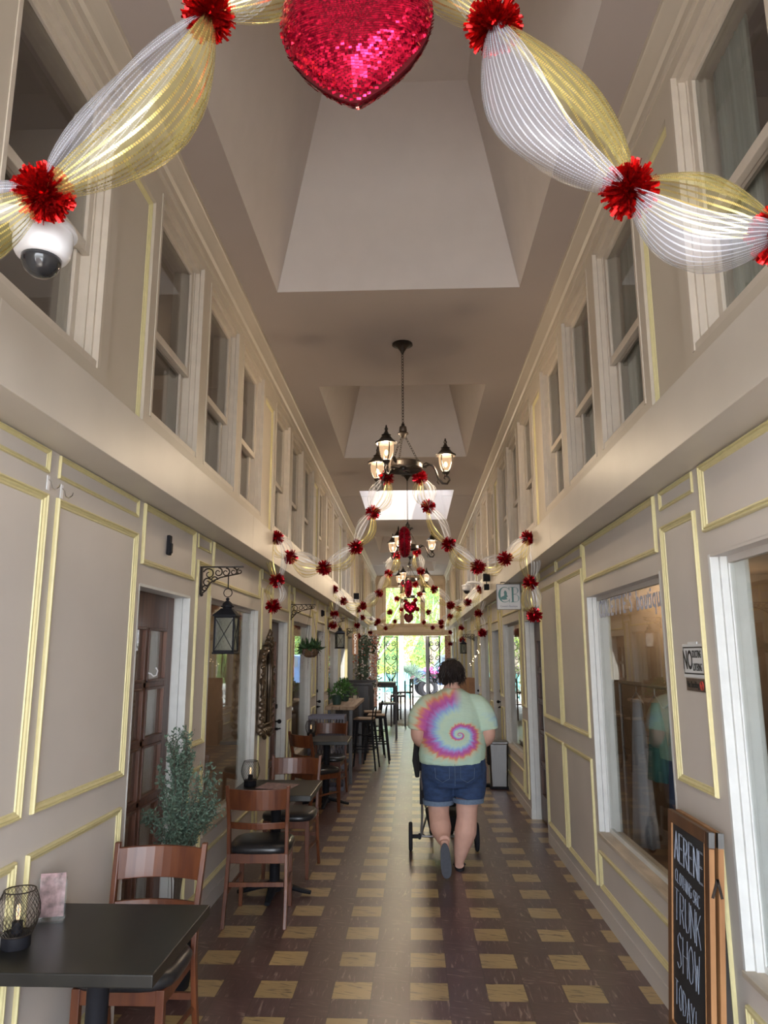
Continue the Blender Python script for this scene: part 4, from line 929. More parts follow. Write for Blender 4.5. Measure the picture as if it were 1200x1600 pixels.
text_mesh('lettering', 'No Smoking', .038, INK, t, .0005, FM(.022, -.003), .72, .0006)
m = MB(); m.tube([(-.001, -.078+.018*math.cos(a), -.003+.018*math.sin(a)) for a in [2*PI*i/20 for i in range(20)]], .0022, 5, closed=True)
m.beam((-.001, -.090, .010), (-.001, -.066, -.016), .003, .003); m.bx(-.002, 0, -.092, -.064, -.006, 0); m.build('prohibition_mark', REDINK, t)
# letters on the window
txt = "COLETTE'S boutique"
t = thing('window_lettering', "pale letters COLETTE'S boutique across the top of the right shop window", 'lettering', (XG+.0045, 4.65, 2.02))
ys = .60
for i, ch in enumerate(txt):
    if ch == ' ': ys -= .06; continue
    low = ch.islower(); adv = .096 if not low else (.037 if ch in 'it' else .074)
    if ch == "'": adv = .04
    text_mesh('letter', ch, .165, LETW, t, .001, face_matrix((0, ys-adv/2, 0), (0, -1, 0), (0, 0, 1)), .8, .002)
    ys -= adv
# ================= FURNITURE =================
def chair_proto(label):
    # seat centre at origin, back at -y (sitter faces +y); scale in metres
    t = thing('dining_chair', label, 'chair', (0, 0, 0), 0, 'cherry wood dining chairs at the cafe tables')
    W_, D = .21, .20
    # back legs run up into the back posts
    for s in (-1, 1):
        m = MB(); pr = [(s*.200, -.275, 0), (s*.196, -.215, .22), (s*.190, -.190, .43), (s*.192, -.205, .62), (s*.203, -.255, .87)]
        wd = [.032, .036, .040, .036, .026]
        rs = []
        for (x, y, z), w in zip(pr, wd): rs.append([(x-.012, y-w/2, z), (x+.012, y-w/2, z), (x+.012, y+w/2, z), (x-.012, y+w/2, z)])
        m.rings(rs); m.build('leg', CHERRY, t, smooth=False, bevel=.004)
    for s in (-1, 1):
        m = MB(); rs = [[(s*.185-a*s, .185-b, z) for a, b in ((0, 0), (.034-q, 0), (.034-q, .034-q), (0, .034-q))] for z, q in ((0, .010), (.30, 0), (.43, 0))]
        if s > 0: rs = [r[::-1] for r in rs]
        m.rings(rs); m.build('leg', CHERRY, t, bevel=.003)
    m = MB()
    def arc(z0, z1, xa, ybase, bow, th, n=10, yt=None):
        rs = []
        for i in range(n+1):
            x = -xa+2*xa*i/n; y = ybase-bow*(1-(x/xa)**2); y2 = (yt if yt is not None else ybase)-bow*(1-(x/xa)**2)
            rs.append([(x, y-th/2, z0), (x, y+th/2, z0), (x, y2+th/2, z1), (x, y2-th/2, z1)])
        m.rings(rs)
    arc(.715, .848, .196, -.225, .055, .018, yt=-.245); m.build('top_rail', CHERRY, t, bevel=.004)
    m = MB(); arc(.590, .632, .185, -.198, .045, .016, yt=-.204); m.build('lower_rail', CHERRY, t, bevel=.003)
    m = MB(); m.bx(-.18, .18, -.196, -.176, .37, .43); m.bx(-.175, .175, .158, .178, .37, .43)
    for s in (-1, 1): m.bx(s*.183, s*.163, -.18, .16, .37, .43)
    m.build('apron', CHERRY, t, bevel=.002)
    m = MB()
    for s in (-1, 1): m.tube([(s*.188, -.21, .20), (s*.184, 0, .215), (s*.176, .165, .22)], .011, 6)
    m.bx(-.18, .18, -.222, -.206, .235, .262)
    m.build('stretcher', CHERRY, t)
    m = MB(); rs = []
    for z, k in ((.425, .93), (.428, 1.0), (.445, 1.03), (.462, 1.02), (.474, .97), (.482, .86), (.486, .6), (.487, .2)):
        r = []
        for i in range(32):
            a = 2*PI*i/32; c, s_ = math.cos(a), math.sin(a); q = (abs(c)**4+abs(s_)**4)**(-.25)
            r.append((c*q*.205*k, s_*q*.20*k+.002, z))
        rs.append(r)
    m.rings(rs); m.build('seat', VINYL, t, smooth='all')
    return t
def table(x0, x1, y0, y1, label, loc_label=None):
    cx, cy = (x0+x1)/2, (y0+y1)/2; w, d = (x1-x0)/2, (y1-y0)/2
    t = thing('cafe_table', label, 'table', (cx, cy, 0), 0, 'black square cafe tables')
    m = MB(); m.bx(-w, w, -d, d, .705, .745); m.build('table_top', TABLE, t, bevel=.004)
    m = MB(); m.lathe([(.04, .0), (.042, .03), (.036, .05), (.036, .66), (.10, .70), (.10, .705), (0, .705)], 20, (0, 0, .03)) if False else m.lathe([(.038, .05), (.038, .66), (.045, .68), (.12, .695), (.12, .705), (0, .705)], 20); m.build('pedestal', BLACK, t, smooth=True)
    m = MB()
    for k in range(4):
        a = k*PI/2+PI/4*0; ca, sa = math.cos(a), math.sin(a); L = .27
        m.tube([(.02*ca, .02*sa, .075), (.12*ca, .12*sa, .055), (L*.8*ca, L*.8*sa, .028), (L*ca, L*sa, .018)], [.034, .028, .022, .018], 8, sq=(1.1, .75))
    m.lathe([(0, .095), (.042, .09), (.05, .05), (.05, .03)], 16); m.build('base', BLACK, t, smooth=True)
    return t
table(-1.325, -.725, 2.475, 3.13, 'nearest black square table, cut by the left edge of the picture')
table(-1.245, -.64, 5.42, 6.08, 'second black square table, with a menu and wire lamp, under the first shop window')
table(-1.225, -.67, 8.68, 9.32, 'third black square table, farther along the left wall past the carved mirror')
ch = chair_proto('cherry wood chair on the far side of the nearest table, its back to the plant')
ch.location = (-1.08, 3.32, 0); ch.rotation_euler = (0, 0, PI+.0)
dup(ch, (-.955, 5.335, 0), .03, 'whole cherry chair seen from behind, tucked under the near side of the second table')
dup(ch, (-.925, 6.30, 0), PI-.02, 'cherry chair at the far side of the second table, facing the viewer')
dup(ch, (-1.00, 8.60, 0), -.80, 'cherry chair turned askew from the wall, on the near side of the third table')
dup(ch, (-.99, 9.56, 0), PI-.05, 'cherry chair beyond the third table, in front of the grey crates')

def mesh_lamp(x, y, sc, label):
    t = thing('table_lamp', label, 'lamp', (x, y, .745), 0, 'small wire mesh table lamps')
    m = MB(); m.lathe([(0, 0), (.048, 0), (.05, .004), (.05, .040), (.046, .045), (.02, .047), (.018, .085), (0, .086)], 22); m.build('base', BLACK, t, smooth=True)
    m = MB(); prof = [(.052, .045), (.066, .075), (.074, .105), (.073, .135), (.064, .165), (.054, .190)]
    n = 26
    def pt(k, a):
        f_ = k*(len(prof)-1); i = min(int(f_), len(prof)-2); q = f_-i; r = prof[i][0]*(1-q)+prof[i+1][0]*q; z = prof[i][1]*(1-q)+prof[i+1][1]*q
        return (r*math.cos(a), r*math.sin(a), z)
    for d in (-1, 1):
        for j in range(n): m.tube([pt(k/10, 2*PI*j/n+d*k/10*1.5) for k in range(11)], .0009, 3, caps=False)
    m.build('wire_mesh_shade', BRONZE, t)
    m = MB()
    for r, z in (prof[0], prof[-1]):
        m = MB(); m.tube([(r*math.cos(a), r*math.sin(a), z) for a in [2*PI*i/24 for i in range(24)]], .0024, 6, closed=True); m.build('shade_rim', BRONZE, t)
    m = MB(); m.lathe([(.010, .085), (.014, .10), (.018, .12), (.015, .14), (.007, .155), (0, .16)], 12); m.build('bulb_glass', GLASS, t, smooth='all')
    m = MB()
    for k in range(4): a = k*PI/2; m.tube([(.004*math.cos(a), .004*math.sin(a), .09), (.008*math.cos(a), .008*math.sin(a), .12), (.004*math.cos(a), .004*math.sin(a), .142)], .0008, 4)
    m.build('filament', FILA, t)
    t.scale = (sc, sc, sc); return t
mesh_lamp(-1.272, 2.68, .95, 'wire mesh lamp on the nearest black table, at the left edge of the picture')
mesh_lamp(-1.155, 5.80, .95, 'wire mesh lamp on the second table beside the menu')
mesh_lamp(-1.165, 9.22, .95, 'wire mesh lamp on the third table against the wall')
def sheet(name, pts, label, cat, mat):
    m = MB(); t0 = Vector(pts[1])-Vector(pts[0]); 
    n = (Vector(pts[1])-Vector(pts[0])).cross(Vector(pts[3])-Vector(pts[0])).normalized()*.0015
    m.add([tuple(Vector(p)-n) for p in pts]+[tuple(Vector(p)+n) for p in pts], [(0, 3, 2, 1), (4, 5, 6, 7), (0, 1, 5, 4), (1, 2, 6, 5), (2, 3, 7, 6), (3, 0, 4, 7)])
    return tag(m.build(name, mat), label, cat)
sheet('menu', [(-1.09, 5.68, .748), (-.83, 5.62, .748), (-.79, 5.86, .748), (-1.05, 5.93, .748)], 'printed menu sheet lying on the second black table', 'menu', PAPER)
t = thing('menu_stand', 'clear stand holding a printed card behind the nearest wire lamp', 'menu stand', (-1.275, 2.93, .746), .25)
m = MB(); m.bx(-.05, .05, -.035, .035, 0, .006); m.bx(-.05, .05, -.004, .002, .006, .15); m.build('acrylic_stand', GLASS, t)
m = MB(); m.bx(-.045, .045, -.001, .001, .012, .165); m.build('card', PAPER, t)

# ---- carved mirror on the left wall ----
t = thing('wall_mirror', 'ornate dark gilt carved mirror hanging left between the shop window and the second door', 'mirror', (-1.335, 7.02, 1.40))
m = MB(); hw, hh = .21, .36
pts = [(.03, -hw, -hh), (.03, hw, -hh), (.03, hw, hh*.55)]+[(.03, hw*math.cos(a), hh*.55+.20*math.sin(a)) for a in [PI*i/10 for i in range(1, 10)]]+[(.03, -hw, hh*.55)]
m.tube(pts, .035, 10, closed=True, sq=(1, .8)); m.tube([(p[0]+.02, p[1]*.84, p[2]*.88+.005) for p in pts], .012, 6, closed=True)
rn = random.Random(5)
for i in range(len(pts)):
    a, b = Vector(pts[i]), Vector(pts[(i+1) % len(pts)]); n = max(1, int((b-a).length/.06))
    for k in range(n):
        p = a+(b-a)*k/n; m.ball((p.x+.02, p.y*1.08, p.z*1.04), rn.uniform(.022, .036), 8, (1, 1, .8))
for k in range(-2, 3): m.tube([(.05, k*.05, .47-abs(k)*.035), (.07, k*.065, .53-abs(k)*.05), (.06, k*.09, .56-abs(k)*.07)], [.026, .022, .008], 7)
for s in (-1, 1): m.tube([(.04, s*.05, -.38), (.06, s*.12, -.42), (.06, s*.18, -.38), (.05, s*.15, -.35)], [.024, .022, .016, .008], 7); m.tube([(.04, s*.22, .1), (.06, s*.27, .05), (.05, s*.25, -.05)], [.022, .018, .008], 7)
m.build('carved_frame', CARVED, t, smooth='all')
m = MB(); m.add([(.028, p[1], p[2]) for p in pts], [tuple(range(len(pts)))]); m.build('mirror_pane', MIRROR, t)

# ---- leafy things ----
def leaf(m, c, d, L, w, rr, fold=.25):
    d = Vector(d).normalized(); u = d.orthogonal().normalized(); u.rotate(Matrix.Rotation(rr, 3, d)); n = d.cross(u)
    c = Vector(c); p = [c, c+d*L*.45+u*w/2+n*w*fold, c+d*L, c+d*L*.45-u*w/2+n*w*fold, c+d*L*.5]
    m.add([tuple(q) for q in p], [(0, 1, 4), (1, 2, 4), (2, 3, 4), (3, 0, 4)])
def rdir(r, up=0):
    z = r.uniform(-1, 1)+up; a = r.uniform(0, 2*PI); v = Vector((math.cos(a), math.sin(a), 0))*math.sqrt(max(.05, 1-min(1, abs(z))**2)); v.z = z; return v.normalized()
t = thing('potted_shrub', 'tall vase of grey-green twigs standing by the wall behind the nearest chair', 'plant', (-1.19, 4.20, 0))
m = MB(); m.lathe([(0, 0), (.075, 0), (.085, .01), (.10, .12), (.088, .24), (.060, .32), (.065, .345), (.058, .35), (.055, .32)], 22); m.build('vase', BLACK, t, smooth=True)
r = random.Random(21); st = MB(); lf = MB()
for i in range(34):
    a = r.uniform(0, 2*PI); sp_ = r.uniform(.10, .34); top = r.uniform(.85, 1.28) if i % 4 else r.uniform(.78, .92)
    ex, ey = sp_*math.cos(a)*.80, sp_*math.sin(a)*.55
    if top > 1.12: ex *= .45; ey *= .45
    p0 = Vector((r.uniform(-.02, .02), r.uniform(-.02, .02), .30)); p1 = Vector((ex*.10, ey*.10, .64)); p3 = Vector((ex, ey, top)); p2 = (p1+p3)/2+Vector((-ex*.15, -ey*.15, .03))
    pts = []
    for k in range(13):
        u = k/12; pts.append(p0*(1-u)**3+p1*3*u*(1-u)**2+p2*3*u*u*(1-u)+p3*u**3)
    st.tube([tuple(p) for p in pts], [.0032-.0022*k/12 for k in range(13)], 4, caps=False)
    for k in range(5, 13):
        for q in range(4):
            base = pts[k]+(pts[k-1]-pts[k])*r.random(); dd = (pts[k]-pts[k-1]).normalized()
            tw = rdir(r, .2)*.8+dd; tw.normalize(); L = r.uniform(.03, .08)
            st.tube([tuple(base), tuple(base+tw*L)], .0009, 3, caps=False)
            for j in range(7): leaf(lf, base+tw*L*(j+1)/7, tw*.5+rdir(r), r.uniform(.018, .030), r.uniform(.008, .013), r.uniform(0, 6))
st.build('twigs', STEM, t); lf.build('foliage', EUCA, t)

# hanging basket
t = thing('hanging_basket', 'round brown coir basket of dark foliage and dried sprigs on the left bracket', 'hanging basket', (-1.09, 8.5, 2.286))
m = MB(); m.lathe([(0, -.60), (.05, -.595), (.088, -.565), (.105, -.52), (.108, -.50), (.098, -.496), (.08, -.51), (0, -.515)], 22); m.build('coir_liner', WICK, t, smooth=True)
m = MB()
for k in range(3): a = k*2*PI/3+.4; m.tube([(0, 0, -.01), (.106*math.cos(a), .106*math.sin(a), -.50)], .0016, 4)
m.tube([(.106*math.cos(a), .106*math.sin(a), -.50) for a in [2*PI*i/24 for i in range(24)]], .003, 5, closed=True); m.build('wire_hanger', BLACK, t)
lf = MB(); r = random.Random(8)
for i in range(150): leaf(lf, (r.uniform(-.09, .09), r.uniform(-.09, .09), -.50), rdir(r, .45), r.uniform(.05, .15), r.uniform(.02, .05), r.uniform(0, 6))
lf.build('foliage', LEAFD, t)
for i in range(8):
    lf = MB(); a = i*2*PI/8+.3; q = Vector((.11*math.cos(a), .11*math.sin(a), -.50)); up_ = i % 4 == 0
    L = r.uniform(.20, .34)
    for k in range(46):
        u = k/46; p = q+Vector((math.cos(a)*.035*math.sin(u*2), math.sin(a)*.035*math.sin(u*2), (L if up_ else -L)*u)); leaf(lf, p, rdir(r, -.5), .018*(1-u*.5), .007, r.uniform(0, 6))
    lf.build('dried_sprig', LAV, t)

# ---- plank high table with plants, stools ----
t = thing('high_table', 'high worn-plank table with metal legs along the left wall, carrying potted plants', 'table', (-.93, 11.34, 0))
m = MB()
for k in range(4): m.bx(-.20+k*.1015, -.20+k*.1015+.098, -1.02, 1.02, .975, 1.02)
m.build('plank_top', PLANK, t, bevel=.004)
for x in (-.15, .15):
    for y in (-.92, .92):
        m = MB(); m.bx(x-.022, x+.022, y-.022, y+.022, 0, .975); m.build('leg', DARKW, t)
m = MB()
for y in (-.92, .92): m.bx(-.15, .15, y-.012, y+.012, .28, .32)
m.bx(-.165, -.14, -.92, .92, .28, .32); m.build('foot_rail', DARKW, t)
def pot_plant(loc, label, n, hgt, leafmat, r0=.075, h=.14, flower=False):
    t = thing('potted_plant', label, 'plant', loc, 0, None)
    m = MB(); m.lathe([(0, 0), (r0*.72, 0), (r0, h), (r0*1.05, h), (r0*1.05, h+.012), (r0*.9, h+.012), (r0*.88, h-.01), (0, h-.012)], 18); m.build('pot', POTG, t, smooth=True)
    lf = MB(); r = random.Random(int(loc[1]*100))
    for i in range(n):
        d = rdir(r, .7); b = Vector((r.uniform(-.5, .5)*r0, r.uniform(-.5, .5)*r0, h)); q = b+d*r.uniform(.02, hgt); leaf(lf, q, d+rdir(r)*.6, r.uniform(.05, .09), r.uniform(.02, .04), r.uniform(0, 6))
        if i % 5 == 0: lf.tube([tuple(b), tuple(q)], .0015, 3, caps=False)
    lf.build('foliage', leafmat, t)
    if flower:
        lf = MB()
        for i in range(40): d = rdir(r, .8); lf.ball(tuple(Vector((0, 0, h))+d*r.uniform(.06, hgt*1.1)), .009, 6)
        lf.build('blossoms', PETALW, t)
    return t
pot_plant((-1.01, 10.75, 1.02), 'dark green pot with small pale flowers on the near end of the plank table', 110, .10, LEAF, .08, .12, True)
pot_plant((-.98, 11.55, 1.02), 'taller bright leafy pot plant behind, on the plank table', 190, .17, LEAF, .09, .14)
t = thing('glass_lantern', 'round amber glass jar at the far end of the plank table', 'jar', (-.86, 12.15, 1.02))
m = MB(); m.lathe([(.03, 0), (.055, .01), (.07, .05), (.066, .09), (.045, .12), (.045, .135), (.04, .135)], 18, caps=False); m.build('glass_jar', GLASS, t, smooth='all')
m = MB(); m.lathe([(0, 0), (.03, 0), (.03, .05), (0, .052)], 12); m.build('candle', CREAM, t)
# crates
t = thing('milk_crate', 'topmost grey lattice crate of the stack beyond the third table', 'crate', (-1.06, 10.06, .622), 0)
def crate(m, w, d, h, z=0):
    for y in (-d, d):
        m.bx(-w, w, y-.004, y+.004, z, z+.05); m.bx(-w, w, y-.004, y+.004, z+h-.04, z+h)
        for k in range(13):
            x = -w+2*w*k/12; m.beam((x, y, z+.05), (min(w, x+.05), y, z+h-.04), .006, .006); m.beam((x, y, z+.05), (max(-w, x-.05), y, z+h-.04), .006, .006)
    for x in (-w, w):
        m.bx(x-.004, x+.004, -d, d, z, z+.05); m.bx(x-.004, x+.004, -d, d, z+h-.04, z+h)
        for k in range(13):
            y = -d+2*d*k/12; m.beam((x, y, z+.05), (x, min(d, y+.05), z+h-.04), .006, .006); m.beam((x, y, z+.05), (x, max(-d, y-.05), z+h-.04), .006, .006)
    m.bx(-w, w, -d, d, z, z+.008)
m = MB(); crate(m, .235, .165, .31); m.build('crate_body', CRATE, t)
t['group'] = 'stacked crates'
dup(t, (-1.06, 10.06, .311), 0, 'middle grey crate of the stack, mostly hidden behind the cherry chair'); dup(t, (-1.06, 10.06, 0), 0, 'bottom grey crate of the stack, standing on the tiled floor')

def stool_proto(label):
    t = thing('bar_stool', label, 'stool', (0, 0, 0), 0, 'black metal bar stools with wooden seats')
    m = MB(); m.bx(-.15, .15, -.15, .15, .735, .76); m.build('seat', PLANK, t, bevel=.01)
    m = MB(); m.bx(-.152, .152, -.152, .152, .70, .735); m.build('seat_frame', BLACK, t, bevel=.008)
    for x in (-1, 1):
        for y in (-1, 1):
            m = MB(); m.rings([[(x*(q)+a*w, y*q+b*w, z) for a, b in ((-1, -1), (1, -1), (1, 1), (-1, 1))] for q, w, z in ((.205, .010, 0), (.13, .020, .72))]); m.build('leg', BLACK, t, bevel=.004)
    m = MB()
    for z, q in ((.30, .172), (.52, .15)):
        if z < .4:
            for s in (-1, 1): m.bx(-q, q, s*q-.008, s*q+.008, z, z+.018); m.bx(s*q-.008, s*q+.008, -q, q, z, z+.018)
    m.beam((-.14, -.14, .5), (.14, .14, .5), .012, .012); m.beam((-.14, .14, .5), (.14, -.14, .5), .012, .012); m.build('footrest', BLACK, t)
    m = MB(); m.tube([(-.14, .14, .73), (-.155, .16, .88), (-.10, .175, .92), (.10, .175, .92), (.155, .16, .88), (.14, .14, .73)], .010, 8); m.build('low_back', BLACK, t, smooth=True)
    return t
stl = stool_proto('nearest black metal bar stool with pale wooden seat, pulled out from the plank table')
stl.location = (-.68, 11.75, 0); stl.rotation_euler = (0, 0, -PI/2-.1)
dup(stl, (-.52, 12.45, 0), -PI/2, 'second bar stool, just behind the nearest one at the plank table')
dup(stl, (-.63, 13.15, 0), -PI/2+.1, 'third bar stool in the row, beyond the end of the plank table')
# dark bench unit and far tables
t = thing('wooden_booth', 'dark espresso wooden booth with high panelled back beyond the plank table', 'booth', (-1.02, 14.3, 0))
m = MB(); m.bx(-.30, .30, -.75, -.68, 0, 1.18); m.build('end_panel', DARKW, t, bevel=.01)
m = MB(); m.bx(-.30, .30, .68, .75, 0, 1.18); m.build('end_panel', DARKW, t, bevel=.01)
m = MB(); m.bx(-.30, -.24, -.68, .68, .35, 1.22); m.build('backrest', DARKW, t)
m = MB(); m.bx(-.24, .32, -.68, .68, .40, .46); m.build('seat', DARKW, t, bevel=.01)
m = MB(); m.bx(-.30, .36, -.76, -.66, 1.18, 1.22); m.bx(-.30, .36, .66, .76, 1.18, 1.22); m.build('cap_rail', DARKW, t)
def high_seat(x, y, rz, label):
    t = thing('bar_chair', label, 'chair', (x, y, 0), rz, 'tall dark bar chairs near the gateway')
    m = MB(); m.bx(-.19, .19, -.19, .19, .70, .74); m.build('seat', DARKW, t, bevel=.006)
    for a in (-1, 1):
        for b in (-1, 1):
            m = MB(); m.bx(a*.17-.018, a*.17+.018, b*.17-.018, b*.17+.018, 0, .70 if b > 0 else 1.08); m.build('leg', DARKW, t)
    m = MB(); m.bx(-.17, .17, -.185, -.165, .98, 1.08); m.bx(-.17, .17, -.182, -.168, .84, .90); m.build('backrest', DARKW, t)
    m = MB()
    for b in (-1, 1): m.bx(-.17, .17, b*.17-.01, b*.17+.01, .25, .28)
    m.build('stretcher', DARKW, t); return t
hs = high_seat(-.45, 15.7, PI/2, 'tall dark bar chair just past the metal stools, nearest of its kind')
dup(hs, (-.30, 18.6, 0), PI/2, 'tall dark bar chair standing clear of the far table, against the bright gateway')
dup(hs, (-.14, 20.3, 0), PI/2-.2, 'tall dark bar chair farthest away on the left, beside the far high table')
t = thing('high_table', 'tall dark square table near the gateway, level with the far bar chairs', 'table', (-.70, 19.4, 0))
m = MB(); m.bx(-.33, .33, -.45, .45, .98, 1.03); m.build('table_top', DARKW, t, bevel=.008)
for a in (-1, 1):
    for b in (-1, 1): m = MB(); m.bx(a*.29-.03, a*.29+.03, b*.40-.03, b*.40+.03, 0, .98); m.build('leg', DARKW, t)
m = MB(); m.bx(-.29, .29, -.41, -.39, .90, .98); m.bx(-.29, .29, .39, .41, .90, .98); m.bx(.28, .30, -.4, .4, .90, .98); m.build('apron', DARKW, t)
# flowering planter behind the booth
t = thing('flower_display', 'tall mass of trailing greenery, white and coral blossoms beside the dark booth', 'plants', (-1.13, 17.1, 0))
m = MB(); m.bx(-.18, .16, -.3, .5, 0, .95); m.build('planter_stand', DARKW, t)
m = MB(); m.tube([(0, 0, .9), (-.02, .1, 1.5), (.02, .2, 2.1)], [.03, .025, .015], 7); m.tube([(0, .3, .9), (.05, .5, 1.4), (.1, .6, 1.9)], [.02, .018, .01], 6); m.build('branches', STEM, t)
r = random.Random(33); lf = MB(); fw = MB(); fp = MB()
for i in range(1500):
    z = r.uniform(.95, 2.15); wv = .20+.12*math.sin(z*3); p = Vector((r.gauss(.05, wv*.55), r.uniform(-.25, .9), z)); p.x = max(-.10, min(.42, p.x)); leaf(lf, p, rdir(r, -.2), r.uniform(.05, .10), r.uniform(.02, .04), r.uniform(0, 6))
for i in range(640):
    z = r.uniform(.7, 2.2); c_ = r.choice((-.12, .05, .24, .36)); p = (max(-.15, c_+r.gauss(0, .03)), r.uniform(-.3, .9), z)
    (fw if r.random() < .82 else fp).ball(p, r.uniform(.012, .024), 6)
lf.build('foliage', EUCA, t); fw.build('white_blossoms', PETALW, t); fp.build('coral_blossoms', PETALP, t)
t = thing('hanging_basket', 'dark round hanging wreath of leaves near the left gate pillar', 'hanging basket', (-.98, 18.6, 2.50))
lf = MB()
for i in range(220):
    a = r.uniform(0, 2*PI); p = Vector((.11*math.cos(a)+r.gauss(0, .03), r.gauss(0, .03), -.62+.11*math.sin(a)+r.gauss(0, .03))); leaf(lf, p, rdir(r), .07, .03, r.uniform(0, 6))
lf.build('foliage', LEAFD, t); m = MB(); m.tube([(-.18, 0, .02), (-.05, 0, .02), (0, 0, 0), (0, 0, -.5)], .003, 4); m.tube([(.11*math.cos(a), 0, -.62+.11*math.sin(a)) for a in [2*PI*i/16 for i in range(16)]], .012, 5, closed=True); m.build('wire_hanger', BLACK, t)

# step bin
t = thing('step_bin', 'tall brushed steel pedal bin with a flat lid against the right wall', 'bin', (1.19, 10.16, 0))
m = MB(); m.rings([[(x*q, y*q2, z) for x, y in ((-1, -.8), (-.8, -1), (.8, -1), (1, -.8), (1, .8), (.8, 1), (-.8, 1), (-1, .8))] for q, q2, z in ((.112, .10, .035), (.130, .115, .56))]); m.build('steel_body', STEEL, t, smooth=True)
m = MB(); m.bx(-.118, .118, -.105, .105, 0, .035); m.bx(-.19, -.12, -.05, .03, .015, .03); m.build('base', BLACK, t, bevel=.006)
m = MB(); m.bx(-.138, .132, -.12, .12, .56, .60); m.build('lid', STEEL, t, bevel=.012)
m = MB(); m.bx(-.142, -.115, -.09, .09, .30, .57); m.build('hinge_cover', BLACK, t, bevel=.006)
m = MB(); m.bx(-.17, -.115, -.05, .05, .04, .055); m.build('pedal', BLACK, t, bevel=.004)
# cardboard boxes and shelf far right
for k, (z, w, h, lb) in enumerate(((0, .20, .45, 'brown cardboard box at the bottom of the far right pile'), (.45, .17, .42, 'brown cardboard box in the middle of the far right pile'), (.87, .14, .40, 'brown cardboard box on top of the far right pile, beside the woman\'s head'))):
    t = thing('cardboard_box', lb, 'box', (1.10, 14.8, z), .1*k, 'cardboard boxes beyond the woman')
    m = MB(); m.bx(-w, w, -.18, .18, .0, h); m.build('box_body', CARD, t); m = MB(); m.bx(-.02, .02, -.182, .182, .02, h+.001); m.build('packing_tape', OAKL, t)

# ---- A-frame chalkboard (folded, leaning on the right wall) ----
t = thing('chalkboard_sign', 'tall folded wooden chalkboard with chalk writing leaning against the right wall', 'chalkboard', (1.165, 3.335, 0))
tilt = math.atan2(.075, 1.06)
TM = Matrix.Rotation(tilt, 4, 'Y')
# local board frame: x = thickness (towards wall), y across, z up
def board_part(m, name, mat, bevel=0.0):
    m.xf(TM); return m.build(name, mat, t, bevel=bevel)
hw = .235; H = 1.035
for xo, nm in ((0, 'front_frame'), (.036, 'rear_frame')):
    m = MB(); m.bx(xo, xo+.022, -hw, -hw+.045, 0, H); m.bx(xo, xo+.022, hw-.045, hw, 0, H); m.bx(xo, xo+.022, -hw+.045, hw-.045, H-.05, H); m.bx(xo, xo+.022, -hw+.045, hw-.045, .14, .19)
    board_part(m, nm, OAK if xo == 0 else OAKL, .002)
    m = MB(); m.bx(xo+.001, xo+.021, -hw-.0015, -hw+.0015, .01, H-.06); board_part(m, 'side_edge', OAKL)
    m = MB(); m.bx(xo-.0005, xo+.0225, -hw-.002, -hw+.02, H-.055, H+.001); board_part(m, 'corner_plate', STEEL)
m = MB(); m.bx(.006, .016, -hw+.04, hw-.04, .18, H-.045); board_part(m, 'writing_surface', CHALKB)
m = MB(); m.bx(.042, .052, -hw+.04, hw-.04, .18, H-.045); board_part(m, 'rear_writing_surface', CHALKB)
m = MB()
for q in ((-hw+.045, -hw+.050, .19, H-.05), (hw-.050, hw-.045, .19, H-.05)): m.bx(-.001, .006, *q)
m.bx(-.001, .006, -hw+.045, hw-.045, .19, .195); board_part(m, 'inner_bead', OAKL)
m = MB(); m.beam((.011, -hw-.004, .80), (.030, -hw-.004, .87), .010, .004, (0, 1, 0)); m.beam((.047, -hw-.004, .80), (.030, -hw-.004, .87), .010, .004, (0, 1, 0)); board_part(m, 'folding_brace', BRONZE)
G = {'A': [[(0, 0), (.5, 1), (1, 0)], [(.2, .4), (.8, .4)]], 'E': [[(1, 1), (0, 1), (0, 0), (1, 0)], [(0, .52), (.8, .52)]], 'R': [[(0, 0), (0, 1), (.8, .95), (.9, .7), (.7, .5), (0, .48)], [(.4, .48), (1, 0)]],
     'N': [[(0, 0), (0, 1), (1, 0), (1, 1)]], 'C': [[(1, .85), (.6, 1), (.15, .8), (0, .45), (.2, .1), (.6, 0), (1, .15)]], 'L': [[(0, 1), (0, 0), (.9, 0)]], 'O': [[(.5, 1), (.1, .8), (0, .45), (.2, .08), (.5, 0), (.85, .1), (1, .5), (.85, .88), (.5, 1)]],
     'T': [[(0, 1), (1, .97)], [(.5, 1), (.45, 0)]], 'H': [[(0, 1), (0, 0)], [(1, 1), (1, 0)], [(0, .5), (1, .52)]], 'I': [[(.5, 1), (.5, 0)]], 'G': [[(1, .85), (.6, 1), (.15, .8), (0, .4), (.3, 0), (.9, .1), (.95, .45), (.55, .45)]],
     'S': [[(.95, .88), (.55, 1), (.15, .85), (.2, .62), (.8, .4), (.9, .15), (.45, 0), (0, .12)]], 'U': [[(0, 1), (.03, .25), (.35, 0), (.75, .05), (1, .3), (1, 1)]], 'K': [[(0, 1), (0, 0)], [(.95, 1), (0, .42)], [(.3, .6), (1, 0)]],
     'W': [[(0, 1), (.25, 0), (.5, .7), (.75, 0), (1, 1)]], 'D': [[(0, 0), (0, 1), (.6, .9), (1, .5), (.6, .08), (0, 0)]], 'Y': [[(0, 1), (.5, .5), (1, 1)], [(.5, .5), (.35, 0)]], '!': [[(.4, 1), (.4, .3)], [(.4, .08), (.4, 0)]]}
